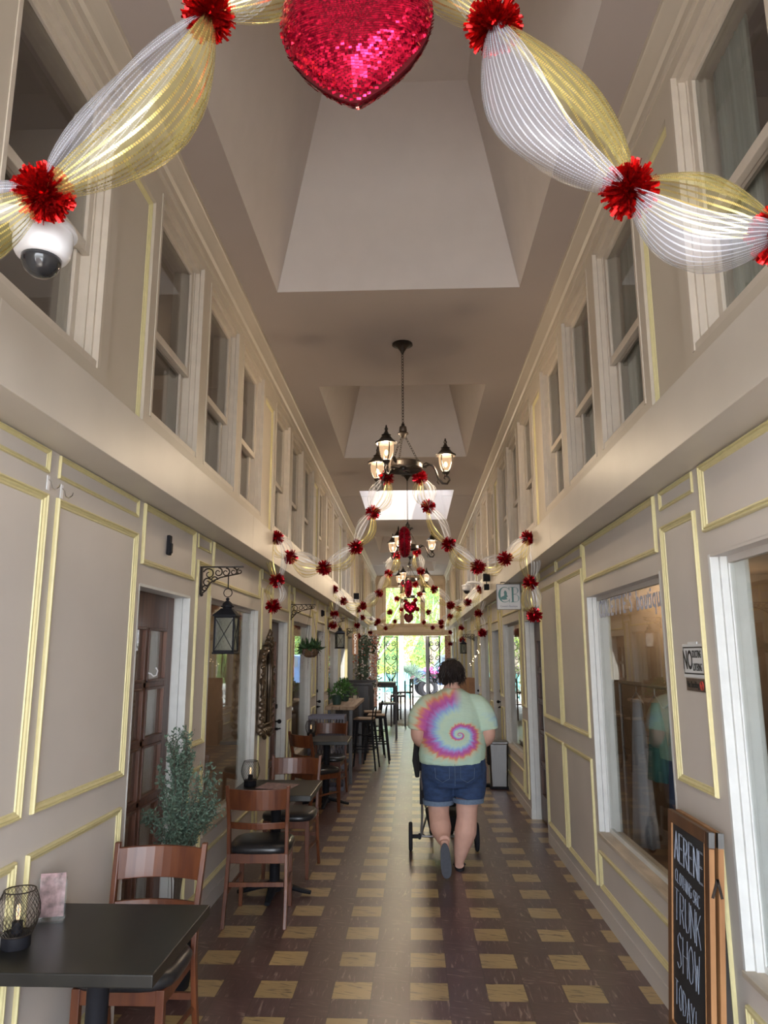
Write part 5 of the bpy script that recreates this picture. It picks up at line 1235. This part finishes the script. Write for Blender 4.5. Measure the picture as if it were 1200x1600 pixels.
def chalk_word(word, y0, z, w, h, gap, r=.0016, dbl=False, slope=0, name='chalk_lettering'):
    m = MB(); y = y0
    for i, c_ in enumerate(word):
        if c_ == ' ': y -= w*.6; continue
        ww = w*(.5 if c_ in 'I!' else 1)
        for st_ in G[c_]:
            for off in ((0, 0), (.0055, -.005)) if dbl else ((0, 0),):
                pl = [(.0052, y-px*ww-off[0], z+pz*h+off[1]+slope*i) for px, pz in st_]
                for pa, pb in zip(pl, pl[1:]): m.tube([pa, pb], r, 4)
        y -= ww+gap
    return board_part(m, name, CHALK)
chalk_word('AERENE', .165, .845, .040, .115, .016, .0014, True, -.004)
chalk_word('CLOTHING SRC', .155, .755, .020, .05, .0055, .0012, False, -.003)
chalk_word('TRUNK', .160, .60, .046, .125, .015, .0014, False, -.006)
chalk_word('SHOW', .135, .42, .05, .14, .016, .0014, False, -.004)
chalk_word('TODAY!', .16, .27, .033, .095, .012, .0013, False, -.006)
# ================= PERSON AND STROLLER =================
def ell(c, rx, ry, n=20, tilt=0, p=2.0):
    out = []
    for i in range(n):
        a = 2*PI*i/n; cc, ss = math.cos(a), math.sin(a); q = (abs(cc)**p+abs(ss)**p)**(-1/p)
        out.append((c[0]+rx*cc*q, c[1]+ry*ss*q, c[2]+tilt*ss*ry))
    return out
def limb(m, pts, radii, n=14, sq=None):
    # dense tapered limb through joints (Catmull-Rom)
    P = [Vector(p) for p in pts]; out = []; rr = []
    for i in range(len(P)-1):
        p0, p1, p2, p3 = P[max(0, i-1)], P[i], P[i+1], P[min(len(P)-1, i+2)]
        for k in range(5):
            u = k/5; out.append(.5*((2*p1)+(p2-p0)*u+(2*p0-5*p1+4*p2-p3)*u*u+(3*p1-p0-3*p2+p3)*u**3)); rr.append(radii[i]*(1-u)+radii[i+1]*u)
    out.append(P[-1]); rr.append(radii[-1]); m.tube([tuple(p) for p in out], rr, n, sq=sq)
def remesh(o, vox, sm=6, fac=.5):
    r = o.modifiers.new('remesh', 'REMESH'); r.mode = 'VOXEL'; r.voxel_size = vox; r.use_smooth_shade = True
    s_ = o.modifiers.new('smooth', 'SMOOTH'); s_.iterations = sm; s_.factor = fac
PX, PY = .415, 6.42
P = thing('person', 'person seen from behind in tie-dye T-shirt and denim shorts, walking and pushing a stroller', 'person', (PX, PY, 0))
b = MB()
# trunk
b.rings([ell((.0, .0, .72), .215, .165), ell((0, 0, .86), .240, .185), ell((0, .0, 1.0), .23, .17), ell((0, .01, 1.12), .215, .155), ell((0, .015, 1.22), .205, .14), ell((0, .02, 1.31), .185, .115), ell((0, .025, 1.37), .135, .085), ell((0, .03, 1.42), .085, .075), ell((0, .035, 1.47), .062, .062), ell((0, .045, 1.52), .058, .06)])
# head with face turned forward (+y)
b.ball((0, .055, 1.585), .083, 18, (.92, 1.12, 1.25)); b.ball((0, .085, 1.535), .058, 14, (.95, 1, 1))
b.tube([(0, .145, 1.60), (0, .168, 1.575), (0, .15, 1.562)], [.008, .014, .008], 8)          # nose
for s in (-1, 1):
    b.ball((s*.079, .045, 1.575), .022, 10, (.4, .8, 1.3)); b.ball((s*.03, .128, 1.598), .013, 8)
b.ball((0, .142, 1.535), .018, 8, (1.3, .6, .45))
# arms: upper arm hangs, forearm reaches forward to the handle
for s in (-1, 1):
    limb(b, [(s*.165, .02, 1.345), (s*.235, .0, 1.29), (s*.275, -.02, 1.18), (s*.288, -.015, 1.06), (s*.262, .10, .995), (s*.235, .23, .985), (s*.215, .31, .995)], [.050, .058, .066, .066, .056, .044, .028], 14)
    hx = s*.20; hy = .355
    limb(b, [(s*.215, .31, .995), (s*.21, .335, 1.0), (hx, .365, 1.008)], [.028, .034, .034], 12, (1.2, .62))
    for k in range(4):   # fingers curl round the handle bar
        fx = hx+s*(.030-.020*k); L = (.9, 1.0, .96, .8)[k]
        b.tube([(fx, .372, 1.018), (fx-s*.002, .395*1.0, 1.022), (fx-s*.004, .372+.040*L, 1.006), (fx-s*.004, .372+.034*L, .985), (fx-s*.003, .372+.012, .978)], [.0095, .0092, .0088, .0082, .0072], 8)
    b.tube([(hx-s*.020, .345, .995), (hx-s*.042, .362, .990), (hx-s*.040, .388, .982)], [.011, .010, .008], 8)
# right (support) leg
limb(b, [(.125, .0, .80), (.125, .0, .62), (.105, .0, .50), (.100, -.01, .40), (.085, -.035, .30), (.055, -.025, .18), (.035, -.01, .085), (.032, .0, .05)], [.115, .118, .090, .084, .092, .066, .043, .035], 16)
limb(b, [(.032, -.025, .040), (.034, .05, .042), (.042, .14, .028), (.046, .19, .022)], [.034, .036, .030, .020], 12, (1.15, .8))
# left leg trails: shin comes back and the heel is lifted, toes still on the floor
limb(b, [(-.115, .0, .80), (-.120, .03, .62), (-.125, .06, .50), (-.125, .03, .42), (-.115, -.05, .33), (-.10, -.14, .275), (-.092, -.20, .265)], [.115, .116, .090, .086, .088, .056, .043], 16)
limb(b, [(-.092, -.215, .270), (-.090, -.245, .215), (-.088, -.255, .14), (-.086, -.25, .075), (-.085, -.235, .045)], [.036, .036, .038, .036, .024], 12)
body = b.build('body', SKIN, P, smooth='all'); remesh(body, .0075, 5)
# T-shirt
m = MB()
m.rings([ell((-.012, 0, .835), .272, .222), ell((-.008, 0, .90), .280, .225), ell((0, .0, .98), .276, .215), ell((0, .0, 1.08), .264, .202), ell((0, .006, 1.17), .254, .19), ell((0, .012, 1.25), .248, .172), ell((0, .02, 1.32), .232, .145), ell((0, .025, 1.375), .180, .118), ell((0, .028, 1.415), .115, .092), ell((0, .03, 1.438), .078, .076)])
for s in (-1, 1):
    limb(m, [(s*.14, .02, 1.325), (s*.215, .005, 1.29), (s*.275, -.01, 1.20), (s*.292, -.015, 1.10)], [.074, .092, .094, .090], 16)
sh = m.build('t_shirt', TIEDYE, P, smooth='all'); remesh(sh, .010, 5)
dt = bpy.data.textures.new('cloth_folds', 'CLOUDS'); dt.noise_scale = .13
d = sh.modifiers.new('folds', 'DISPLACE'); d.texture = dt; d.strength = .016; d.mid_level = .5
# shorts with turned-up cuffs
m = MB()
m.rings([ell((0, 0, .655), .215, .172), ell((0, 0, .72), .258, .202), ell((0, 0, .80), .270, .214), ell((0, 0, .88), .268, .212)])
limb(m, [(.125, .0, .80), (.128, .0, .66), (.118, .0, .555)], [.150, .138, .122], 18)
limb(m, [(-.12, .0, .80), (-.125, .025, .66), (-.128, .045, .53)], [.150, .138, .122], 18)
so_ = m.build('shorts', DENIM, P, smooth='all'); remesh(so_, .010, 4)
d = so_.modifiers.new('folds', 'DISPLACE'); d.texture = dt; d.strength = .012; d.mid_level = .5
for c, rr, a in (((.117, .0, .545), .125, (0, 0, 1)), ((-.129, .047, .52), .125, (0, 0, 1))):
    m = MB(); rs = []
    for dz, q in ((-.018, .97), (-.020, 1.03), (.016, 1.06), (.018, .98), (-.018, .97)): rs.append(ell((c[0], c[1], c[2]+dz), rr*q, rr*q*1.0, 28))
    m.rings(rs, caps=False); m.build('cuff', DENIMC, P, smooth=True)
m = MB()
for s in (-1, 1):
    px = [(s*.045, -.218, .83), (s*.045, -.222, .74), (s*.10, -.214, .71), (s*.155, -.196, .74), (s*.16, -.190, .82)]
    m.tube(px, .0018, 4)
m.tube([(0, -.222, .85), (0, -.225, .76), (.0, -.205, .68)], .002, 4); m.build('seams', DENIMC, P)
# hair: short dark bob
m = MB(); m.ball((0, .04, 1.587), .098, 20, (.98, 1.05, 1.0)); m.ball((-.01, .0, 1.545), .078, 16, (1.08, .75, .9)); m.ball((-.050, .01, 1.505), .045, 12, (1, .9, 1.1)); m.ball((.045, .01, 1.53), .045, 12)
h = m.build('hair', HAIR, P, smooth='all'); remesh(h, .009, 2)
dt2 = bpy.data.textures.new('hair_clumps', 'CLOUDS'); dt2.noise_scale = .03
d = h.modifiers.new('clumps', 'DISPLACE'); d.texture = dt2; d.strength = .022; d.mid_level = .5
m = MB(); r = random.Random(4)
for i in range(420):
    a = r.uniform(PI*.95, PI*2.05); z = r.uniform(1.52, 1.665); q = math.sqrt(max(.15, 1-((z-1.587)/.105)**2)); c = Vector((.097*q*math.cos(a), .04+.103*q*math.sin(a), z))
    e = c+Vector((r.gauss(0, .016), r.gauss(-.004, .010), -r.uniform(.04, .085)))
    m.tube([tuple(c), tuple((c+e)/2+Vector((math.cos(a), math.sin(a), 0))*.009), tuple(e)], [.0028, .0032, .0008], 4)
for i in range(40):
    a = r.uniform(0, 2*PI); c = Vector((.05*math.cos(a), .035+.05*math.sin(a), 1.672)); m.tube([tuple(c), tuple(c+Vector((r.gauss(0, .02), r.gauss(0, .02), r.uniform(.01, .03))))], [.002, .0006], 3)
m.build('hair_strands', HAIR, P)
# flat shoes
def sole(m, Mx, L=.245, w=.046):
    pts = []
    for i in range(28):
        a = 2*PI*i/28; y = L/2*math.sin(a); k = 1.0+(.12*math.sin(a)); pts.append((w*k*math.cos(a)*(1-.15*math.cos(2*a)), y))
    s0 = len(m.v); m.rings([[(x, y, z) for x, y in pts] for z in (-.008, .008)]); m.xf(Mx, s0)
m = MB(); sole(m, Matrix.Translation((.038, .065, .009)) @ Matrix.Rotation(-.04, 4, 'Z')); m.tube([(.038-.045, .09, .012), (.038, .10, .075), (.038+.045, .09, .012)], .012, 6); m.build('shoe', RUBBER, P, smooth=True)
# lifted shoe: sole plane turned to face the camera (-y)
Mx = Matrix.Translation((-.088, -.285, .142)) @ Matrix.Rotation(-.06, 4, 'Y') @ Matrix.Rotation(math.radians(-86), 4, 'X')
m = MB(); sole(m, Mx, .262, .047); m.build('shoe', SOLE, P, smooth=True)

# ---- stroller ----
t = thing('stroller', 'black stroller with silver frame and large rear wheels pushed by the woman', 'stroller', (.345, 7.0, 0))
def wheel(x, y, r, w, ax):
    m = MB(); m.tube([(x, y+(r-w*.5)*math.cos(a), r+(r-w*.5)*math.sin(a)) for a in [2*PI*i/32 for i in range(32)]], w*.5, 10, closed=True)
    o = m.build('wheel', RUBBER, t, smooth='all')
    m = MB(); m.tube([(x-.012, y, r), (x+.012, y, r)], r*.32, 16)
    for k in range(6): a = k*PI/3; m.beam((x, y, r), (x, y+(r-w)*math.cos(a), r+(r-w)*math.sin(a)), .012, .012, (1, 0, 0))
    m.build('spokes', GREYM, o)
for s in (-1, 1):
    wheel(s*.295, 0, .122, .036, 0); m = MB(); m.tube([(s*.285, 0, .122), (s*.20, 0, .122)], .018, 10); m.tube([(s*.225, 0, .122), (s*.205, 0, .122)], .026, 10); m.build('axle', RUBBER, t, smooth=True)
wheel(-.10, .62, .09, .034, 0); wheel(.10, .62, .09, .034, 0)
m = MB(); m.tube([(-.20, 0, .122), (.20, 0, .122)], .009, 8)
for s in (-1, 1):
    m.tube([(s*.20, 0, .12), (s*.19, .0, .30), (s*.19, -.03, .52), (s*.20, -.10, .80)], .011, 8)
    m.tube([(s*.20, .02, .13), (s*.15, .30, .22), (s*.10, .62, .12)], .010, 8); m.tube([(s*.19, .0, .45), (s*.16, .3, .33), (s*.12, .58, .2)], .010, 8)
    m.tube([(s*.2, .0, .16), (s*.16, .05, .105), (s*.1, .06, .10)], .006, 6)
m.build('frame', SILVER, t, smooth=True)
m = MB()
for s in (-1, 1): m.tube([(s*.20, -.08, .70), (s*.215, -.14, .86), (s*.215, -.20, .97), (s*.205, -.215, 1.0)], .014, 8); m.bx(s*.19-.02, s*.19+.02, -.04, .02, .40, .62)
m.tube([(-.215, -.21, .99), (-.20, -.225, 1.003), (.20, -.225, 1.003), (.215, -.21, .99)], .0145, 10); m.build('handle_bar', RUBBER, t, smooth=True)
m = MB(); m.rings([ell((0, .18, .36), .17, .12, 20, 0, 3), ell((0, .16, .48), .185, .17, 20, 0, 3), ell((0, .12, .70), .19, .17, 20, 0, 3), ell((0, .08, .90), .19, .16, 20, 0, 3), ell((0, .10, 1.02), .16, .13, 20, 0, 3), ell((0, .12, 1.06), .08, .07, 20, 0, 3)]); m.build('canopy_seat', CANVAS, t, smooth='all')
m = MB(); m.rings([ell((0, .20, .16), .13, .20, 16, 0, 3), ell((0, .20, .30), .16, .24, 16, 0, 3)]); m.build('storage_basket', CANVAS, t, smooth=True)
m = MB(); m.tube([(-.235, -.12, .95), (-.24, -.10, .78), (-.23, -.06, .64)], [.022, .035, .02], 8); m.build('carry_bag', CANVAS, t, smooth=True); m = MB(); m.tube([(.20, -.02, .50), (.245, -.03, .42), (.22, 0, .36)], [.014, .03, .012], 8); m.build('hanging_strap', CANVAS, t, smooth=True)
# ================= OUTSIDE THE GATE =================
t = thing('iron_gate', 'open black wrought iron gate leaf with scrolls and hearts, left side of the gateway', 'gate', (-.92, 25.6, 0), 0, 'wrought iron gate leaves')
def gate_leaf(t, w, H):
    m = MB(); m.bx(0, .035, -.018, .018, 0, H); m.bx(w-.035, w, -.018, .018, 0, H); m.bx(.035, w-.035, -.015, .015, H-.03, H); m.bx(.035, w-.035, -.015, .015, .04, .08); m.bx(.035, w-.035, -.012, .012, .78, .80); m.build('gate_frame', BLACK, t)
    m = MB(); cx = w/2
    def sc(x, z, r, a0, turns, d=1):
        m.tube([(x+r*(1-.8*i/23)*math.cos(a0+d*turns*2*PI*i/23), 0, z+r*(1-.8*i/23)*math.sin(a0+d*turns*2*PI*i/23)) for i in range(24)], .013, 5)
    for zc, k in ((H-.25, 1), (H-.72, 1.1), (H-1.2, 1), (.45, 1)):
        for s in (-1, 1):
            sc(cx+s*.085*k, zc, .085*k, PI/2 if s > 0 else PI/2, 1.3, -s); m.tube([(cx+s*.165*k, 0, zc-.01), (cx+s*.14*k, 0, zc-.14), (cx, 0, zc-.26)], .013, 5)
    for s in (-1, 1):
        for q in (.05, .1, .15): m.tube([(cx+s*q*.3, 0, .80), (cx+s*q*.8, 0, 1.0), (cx+s*q, 0, 1.16-q*.5)], .012, 5)
        sc(cx+s*.09, 1.28, .06, 0, 1.2, s)
    m.tube([(cx, 0, .1), (cx, 0, .78)], .013, 5); m.build('scrollwork', BLACK, t)
gate_leaf(t, .46, 2.33)
t = thing('iron_gate', 'open black wrought iron gate leaf with scrolls, right side of the gateway', 'gate', (.60, 25.6, 0), 0, 'wrought iron gate leaves'); gate_leaf(t, .40, 2.33)
m = MB(); m.bx(.50, .60, 25.55, 25.65, 0, 2.34); tag(m.build('gate_post', GREYM, bevel=.005), 'grey metal gate post standing between the opening and the right gate leaf', 'post')
t = thing('porch_post', 'white painted porch post outside the gateway, leaning slightly in view', 'post', (-.37, 27.6, -.012))
m = MB(); m.bx(-.08, .08, -.08, .08, .25, 2.9); m.bx(-.09, .09, -.09, .09, 2.75, 2.8); m.build('shaft', EXTW, t); m = MB(); m.bx(-.11, .11, -.11, .11, 0, .25); m.build('plinth', EXTW, t)
# car
t = thing('car', 'blue off-road car with pink flower graphics parked outside beyond the gateway', 'car', (1.75, 31.6, -.014), .10)
m = MB()
m.prism([(-1.95, .55), (-1.95, 1.02), (-1.80, 1.10), (-.75, 1.18), (-.42, 1.72), (1.75, 1.76), (1.95, 1.15), (2.0, .55), (1.55, .50), (1.40, .78), (.85, .78), (.70, .50), (-.75, .50), (-.90, .78), (-1.45, .78), (-1.6, .52)], 'y', -.85, .85)
m.build('car_body', CARBLUE, t, bevel=.05)
m = MB()
for q in ((-.60, -.05, 1.24, 1.62), (.05, .75, 1.24, 1.64), (.85, 1.65, 1.24, 1.64)): m.bx(q[0], q[1], -.865, -.84, q[2], q[3])
m.build('side_window', CARGL, t)
m = MB(); m.prism([(-1.62, .80), (-1.55, .93), (-.80, .95), (-.66, .62), (-.74, .58), (-.90, .84), (-1.45, .84), (-1.58, .6), (-1.68, .62)], 'y', -.93, -.84); m.prism([(.62, .62), (.80, .95), (1.5, .95), (1.62, .62), (1.52, .58), (1.42, .84), (.86, .84), (.72, .58)], 'y', -.93, -.84); m.build('wheel_arch', RUBBER, t)
rr = random.Random(2)
m = MB()
for i in range(26):
    c = Vector((rr.uniform(-1.9, -.2), -.865, rr.uniform(.82, 1.15)))
    for k in range(5): a = k*2*PI/5; m.ball((c.x+.05*math.cos(a), -.856, c.z+.05*math.sin(a)), .034, 8, (1, .3, 1))
m.build('flower_graphic', PINK, t)
for x in (-1.17, 1.13):
    for y in (-.80, .80):
        m = MB(); m.tube([(x+.30*math.cos(a), y, .39+.30*math.sin(a)) for a in [2*PI*i/28 for i in range(28)]], .11, 10, closed=True, sq=(1, 1)); w_ = m.build('tyre', RUBBER, t, smooth='all')
        m = MB(); m.tube([(x, y-.09, .39), (x, y+.09, .39)], .20, 18)
        for k in range(5): a = k*2*PI/5; m.beam((x, y-.1*(1 if y < 0 else -1), .39), (x+.18*math.cos(a), y-.1*(1 if y < 0 else -1), .39+.18*math.sin(a)), .05, .02, (0, 1, 0))
        m.build('rim', SILVER, w_)
m = MB(); m.bx(-2.12, -1.93, -.8, .8, .50, .70); m.build('bumper', RUBBER, t, bevel=.03)
m = MB(); m.tube([(-1.97, -.55, .92), (-1.92, -.55, .92)], .10, 16); m.tube([(-1.97, .55, .92), (-1.92, .55, .92)], .10, 16); m.build('headlight', CARGL, t)
m = MB(); m.bx(-.62, -.50, -1.02, -.86, 1.15, 1.30); m.build('wing_mirror', RUBBER, t, bevel=.02)
# garden chairs
t = thing('garden_chair', 'turquoise slatted garden chair outside, seen through the left gate leaf', 'chair', (-.92, 28.5, -.012), .3, 'turquoise garden chairs')
m = MB()
for k in range(7):
    x = -.27+k*.09; m.beam((x*.8, .0, .35), (x*1.05, .30, 1.05-abs(k-3)*.03), .07, .018, (0, 1, 0))
m.build('backrest', TEALP, t)
m = MB()
for k in range(6): m.bx(-.27, .27, -.50+k*.085, -.43+k*.085, .36+.0*k, .38)
m.build('seat', TEALP, t)
for s in (-1, 1):
    m = MB(); m.bx(s*.36-.05, s*.36+.05, -.58, .12, .58, .60); m.build('arm_rest', TEALP, t)
    m = MB(); m.bx(s*.31-.012, s*.31+.012, -.54, -.44, 0, .58); m.build('leg', TEALP, t); m = MB(); m.beam((s*.30, -.5, .34), (s*.28, .30, .04), .024, .08); m.bx(s*.31-.012, s*.31+.012, .04, .12, 0, .58); m.build('leg', TEALP, t)
dup(t, (-.40, 29.7, -.012), -.2, 'turquoise slatted garden chair just right of the white porch post')
t = thing('traffic_cone', 'small orange and white cone on the ground beside the car wheel', 'cone', (.62, 29.3, -.012))
m = MB(); m.bx(-.14, .14, -.14, .14, 0, .03); m.lathe([(.10, .03), (.07, .14)], 16); m.lathe([(.05, .22), (.02, .34), (0, .345)], 16); m.build('cone_body', ORANGE, t); m = MB(); m.lathe([(.07, .14), (.05, .22)], 16, caps=False); m.build('white_stripe', SIGNW, t)
# trees
def tree(x, y, h, R, label, mat, n, seed, trunk=.12, low=.8):
    t = thing('tree', label, 'tree', (x, y, -.015), 0, 'trees outside the gateway'); r = random.Random(seed)
    m = MB(); tips = []
    for k in range(9):
        a = r.uniform(0, 2*PI); q = r.uniform(.3, .85)*R; z = r.uniform(.5, .95)*h
        p = [(0, 0, 0), (r.gauss(0, .05), r.gauss(0, .05), h*.18), (q*.4*math.cos(a), q*.4*math.sin(a), z*.6), (q*math.cos(a), q*math.sin(a), z)]
        m.tube(p, [trunk, trunk*.8, trunk*.4, .015], 7); tips.append(Vector(p[-1])); tips.append(Vector(p[2])+Vector((0, 0, .4)))
    m.build('trunk', BARK, t, smooth=True)
    lf = MB(); cl = []
    for k in range(46):
        a = r.uniform(0, 2*PI); zz = r.uniform(low, h); q = R*math.sqrt(r.random())*math.sin(PI*min(.95, max(.08, (zz-low*.5)/(h-low*.5))))**.5; cl.append(Vector((q*math.cos(a), q*math.sin(a), zz)))
    for i in range(n):
        c = r.choice(cl); p = c+Vector((r.gauss(0, .26), r.gauss(0, .26), r.gauss(0, .24))); leaf(lf, p, rdir(r, -.2), r.uniform(.09, .17), r.uniform(.05, .09), r.uniform(0, 6))
    lf.build('foliage', mat, t); return t
tree(-1.9, 33.5, 5.6, 2.0, 'bright yellow-green tree filling the left end window and gate scrolls', TREEL, 5200, 1)
tree(.9, 36.0, 6.6, 2.3, 'tall yellow-green tree behind the parked car', TREEL, 5200, 2)
tree(3.6, 35.5, 6.2, 2.2, 'deeper green tree to the right behind the car', TREEL2, 4200, 3)
tree(-4.2, 37.0, 7.0, 2.5, 'large green tree farther left outside', TREEL2, 4200, 4)
tree(-.3, 41.5, 9.0, 3.2, 'farthest and tallest tree, pale foliage in the middle end window', TREEL, 5200, 5, .2)
t = thing('palm_shrub', 'spiky grey-green palm growing beside the car front', 'shrub', (-.15, 30.4, -.015)); r = random.Random(6); lf = MB()
for i in range(34):
    a = r.uniform(0, 2*PI); e = r.uniform(.2, 1.35); d = Vector((math.cos(a)*math.cos(e), math.sin(a)*math.cos(e), math.sin(e))); b0 = Vector((0, 0, .55)); q = b0+d*r.uniform(.35, .6); lf.tube([(0, 0, .4), tuple(q)], .008, 3)
    for k in range(11): u = d.orthogonal().normalized(); u.rotate(Matrix.Rotation(2*PI*k/11, 3, d)); leaf(lf, q, (d+u*.75), r.uniform(.3, .45), .03, 0)
lf.build('fronds', EUCA, t); m = MB(); m.lathe([(.09, 0), (.11, .3), (.06, .6), (0, .62)], 12); m.build('trunk', BARK, t)
m = MB(); m.bx(-16, 16, 46, 46.3, -.1, 7.5); struct(m.build('wall_hedge', TREEL2))

# ================= SHOP CONTENTS =================
def dress(x, y, z, h, w, mat, label, cat='dress'):
    t = thing('hanging_garment', label, cat, (x, y, z-.0)); m = MB(); rs = []
    for k in range(9):
        u = k/8; q = w*(.45+.55*u) if k > 1 else w*(.35+.1*k); rs.append([(q*math.cos(a)*.45*(1+.10*math.sin(7*a)*u), q*math.sin(a)*(1+.10*math.sin(7*a+1)*u), -h*u) for a in [2*PI*i/36 for i in range(36)]])
    m.rings(rs); m.build('cloth', mat, t, smooth='all')
    m = MB(); m.tube([(0, -.16, -.02), (0, 0, .05), (0, .16, -.02)], .006, 6); m.tube([(0, 0, .05), (0, 0, .09), (0, .02, .11)], .004, 6); m.build('hanger', SILVER, t); return t
def rail(x, y, z, L, label):
    t = thing('garment_rail', label, 'rail', (x, y, 0)); m = MB(); m.tube([(0, -L/2, z), (0, L/2, z)], .012, 8); m.build('bar', SILVER, t)
    for s in (-1, 1): m = MB(); m.tube([(0, s*L/2, 0), (0, s*L/2, z)], .012, 8); m.build('upright', SILVER, t)
rail(1.74, 5.1, 1.50, 2.0, 'metal clothes rail inside the right shop window')
dress(1.74, 5.66, 1.39, 1.0, .17, CLOTH, 'long white dress hanging inside the right shop window')
dress(1.74, 5.24, 1.39, .50, .15, CLOTHT, 'teal top hanging beside the white dress inside the right shop window')
dress(1.75, 4.90, 1.39, .90, .16, CLOTHB, 'dark blue garment on the rail inside the right shop window')
dress(1.76, 4.50, 1.39, .70, .17, CLOTHR, 'red garment on the rail inside the right shop window, nearest the signs')
rail(1.95, 2.7, 1.72, 1.2, 'metal clothes rail inside the nearest right shop window')
dress(1.93, 3.0, 1.61, .85, .2, CLOTHB, 'dark garment inside the nearest right shop window', 'jacket')
def shelf_unit(x, y, rz, label, n=14, seed=0):
    t = thing('display_shelf', label, 'shelf', (x, y, 0), rz)
    m = MB()
    for z in (.1, .5, .9, 1.3, 1.7): m.bx(-.45, .45, -.15, .15, z, z+.03)
    for s in (-1, 1): m.bx(s*.46-.02, s*.46+.02, -.15, .15, 0, 1.75)
    m.build('shelf_frame', OAK, t)
shelf_unit(-2.5, 6.4, .3, 'wooden display shelf inside the first left shop window'); shelf_unit(3.2, 4.9, 1.2, 'wooden display shelf deep inside the right shop')
shelf_unit(-2.4, 9.6, 1.4, 'wooden display shelf inside the second left shop window'); shelf_unit(2.3, 9.8, 1.6, 'wooden display shelf inside the third right shop window')
r = random.Random(12)
for k, (x, y, z) in enumerate([(-2.7, 6.3, 1.33), (-2.55, 6.4, 1.33), (-2.35, 6.45, 1.33), (-2.65, 6.35, .93), (-2.4, 6.42, .93)]):
    m = MB(); q = (.05, .04, .06, .05, .045)[k]; m.lathe([(0, 0), (q, 0), (q*1.1, .08), (q*.5, .17), (q*.35, .22), (q*.45, .24)], 14, (x, y, z))
    tag(m.build('vase', (CLOTHR, OAKL, PETALP, WICK, BRASS)[k], smooth=True), ('dark red', 'honey coloured', 'coral', 'brown', 'bronze')[k]+' vase on the shelf inside the first left shop window', 'vase')
t = thing('wicker_chair', 'pale wicker chair inside the first left shop window', 'chair', (-2.05, 5.9, 0), .4)
m = MB(); m.lathe([(.22, .40), (.24, .43), (.22, .46), (0, .46)], 18); m.build('seat', PLANK, t)
for k in range(4): a = k*PI/2+PI/4; m = MB(); m.tube([(.17*math.cos(a), .17*math.sin(a), .4), (.22*math.cos(a), .22*math.sin(a), 0)], .016, 6); m.build('leg', PLANK, t)
m = MB()
for k in range(9): a = PI*k/8; m.tube([(.2*math.cos(a), .2*math.sin(a), .44), (.24*math.cos(a), .24*math.sin(a), .7+.25*math.sin(a)), (.2*math.cos(a), .26*math.sin(a), .75+.3*math.sin(a))], .009, 5)
m.tube([(.23*math.cos(PI*k/12), .27*math.sin(PI*k/12), .72+.32*math.sin(PI*k/12)) for k in range(13)], .016, 6); m.build('backrest', PLANK, t)
# fairy lights on the right, above the woman
t = thing('fairy_lights', 'string of tiny warm fairy lights on the far right wall', 'string lights', (1.30, 13.6, 1.9)); m = MB(); pts = []
for i in range(44): pts.append((-.02*math.sin(i*.5), i*.055, -.30*i/44-.12*abs(math.sin(i*.28))-.02*(i % 2)))
m.tube(pts, .002, 3); m.build('cable', BLACK, t); m = MB()
for i in range(0, 44, 3): m.ball(pts[i], .007, 6)
m.build('bulbs', FAIRY, t)
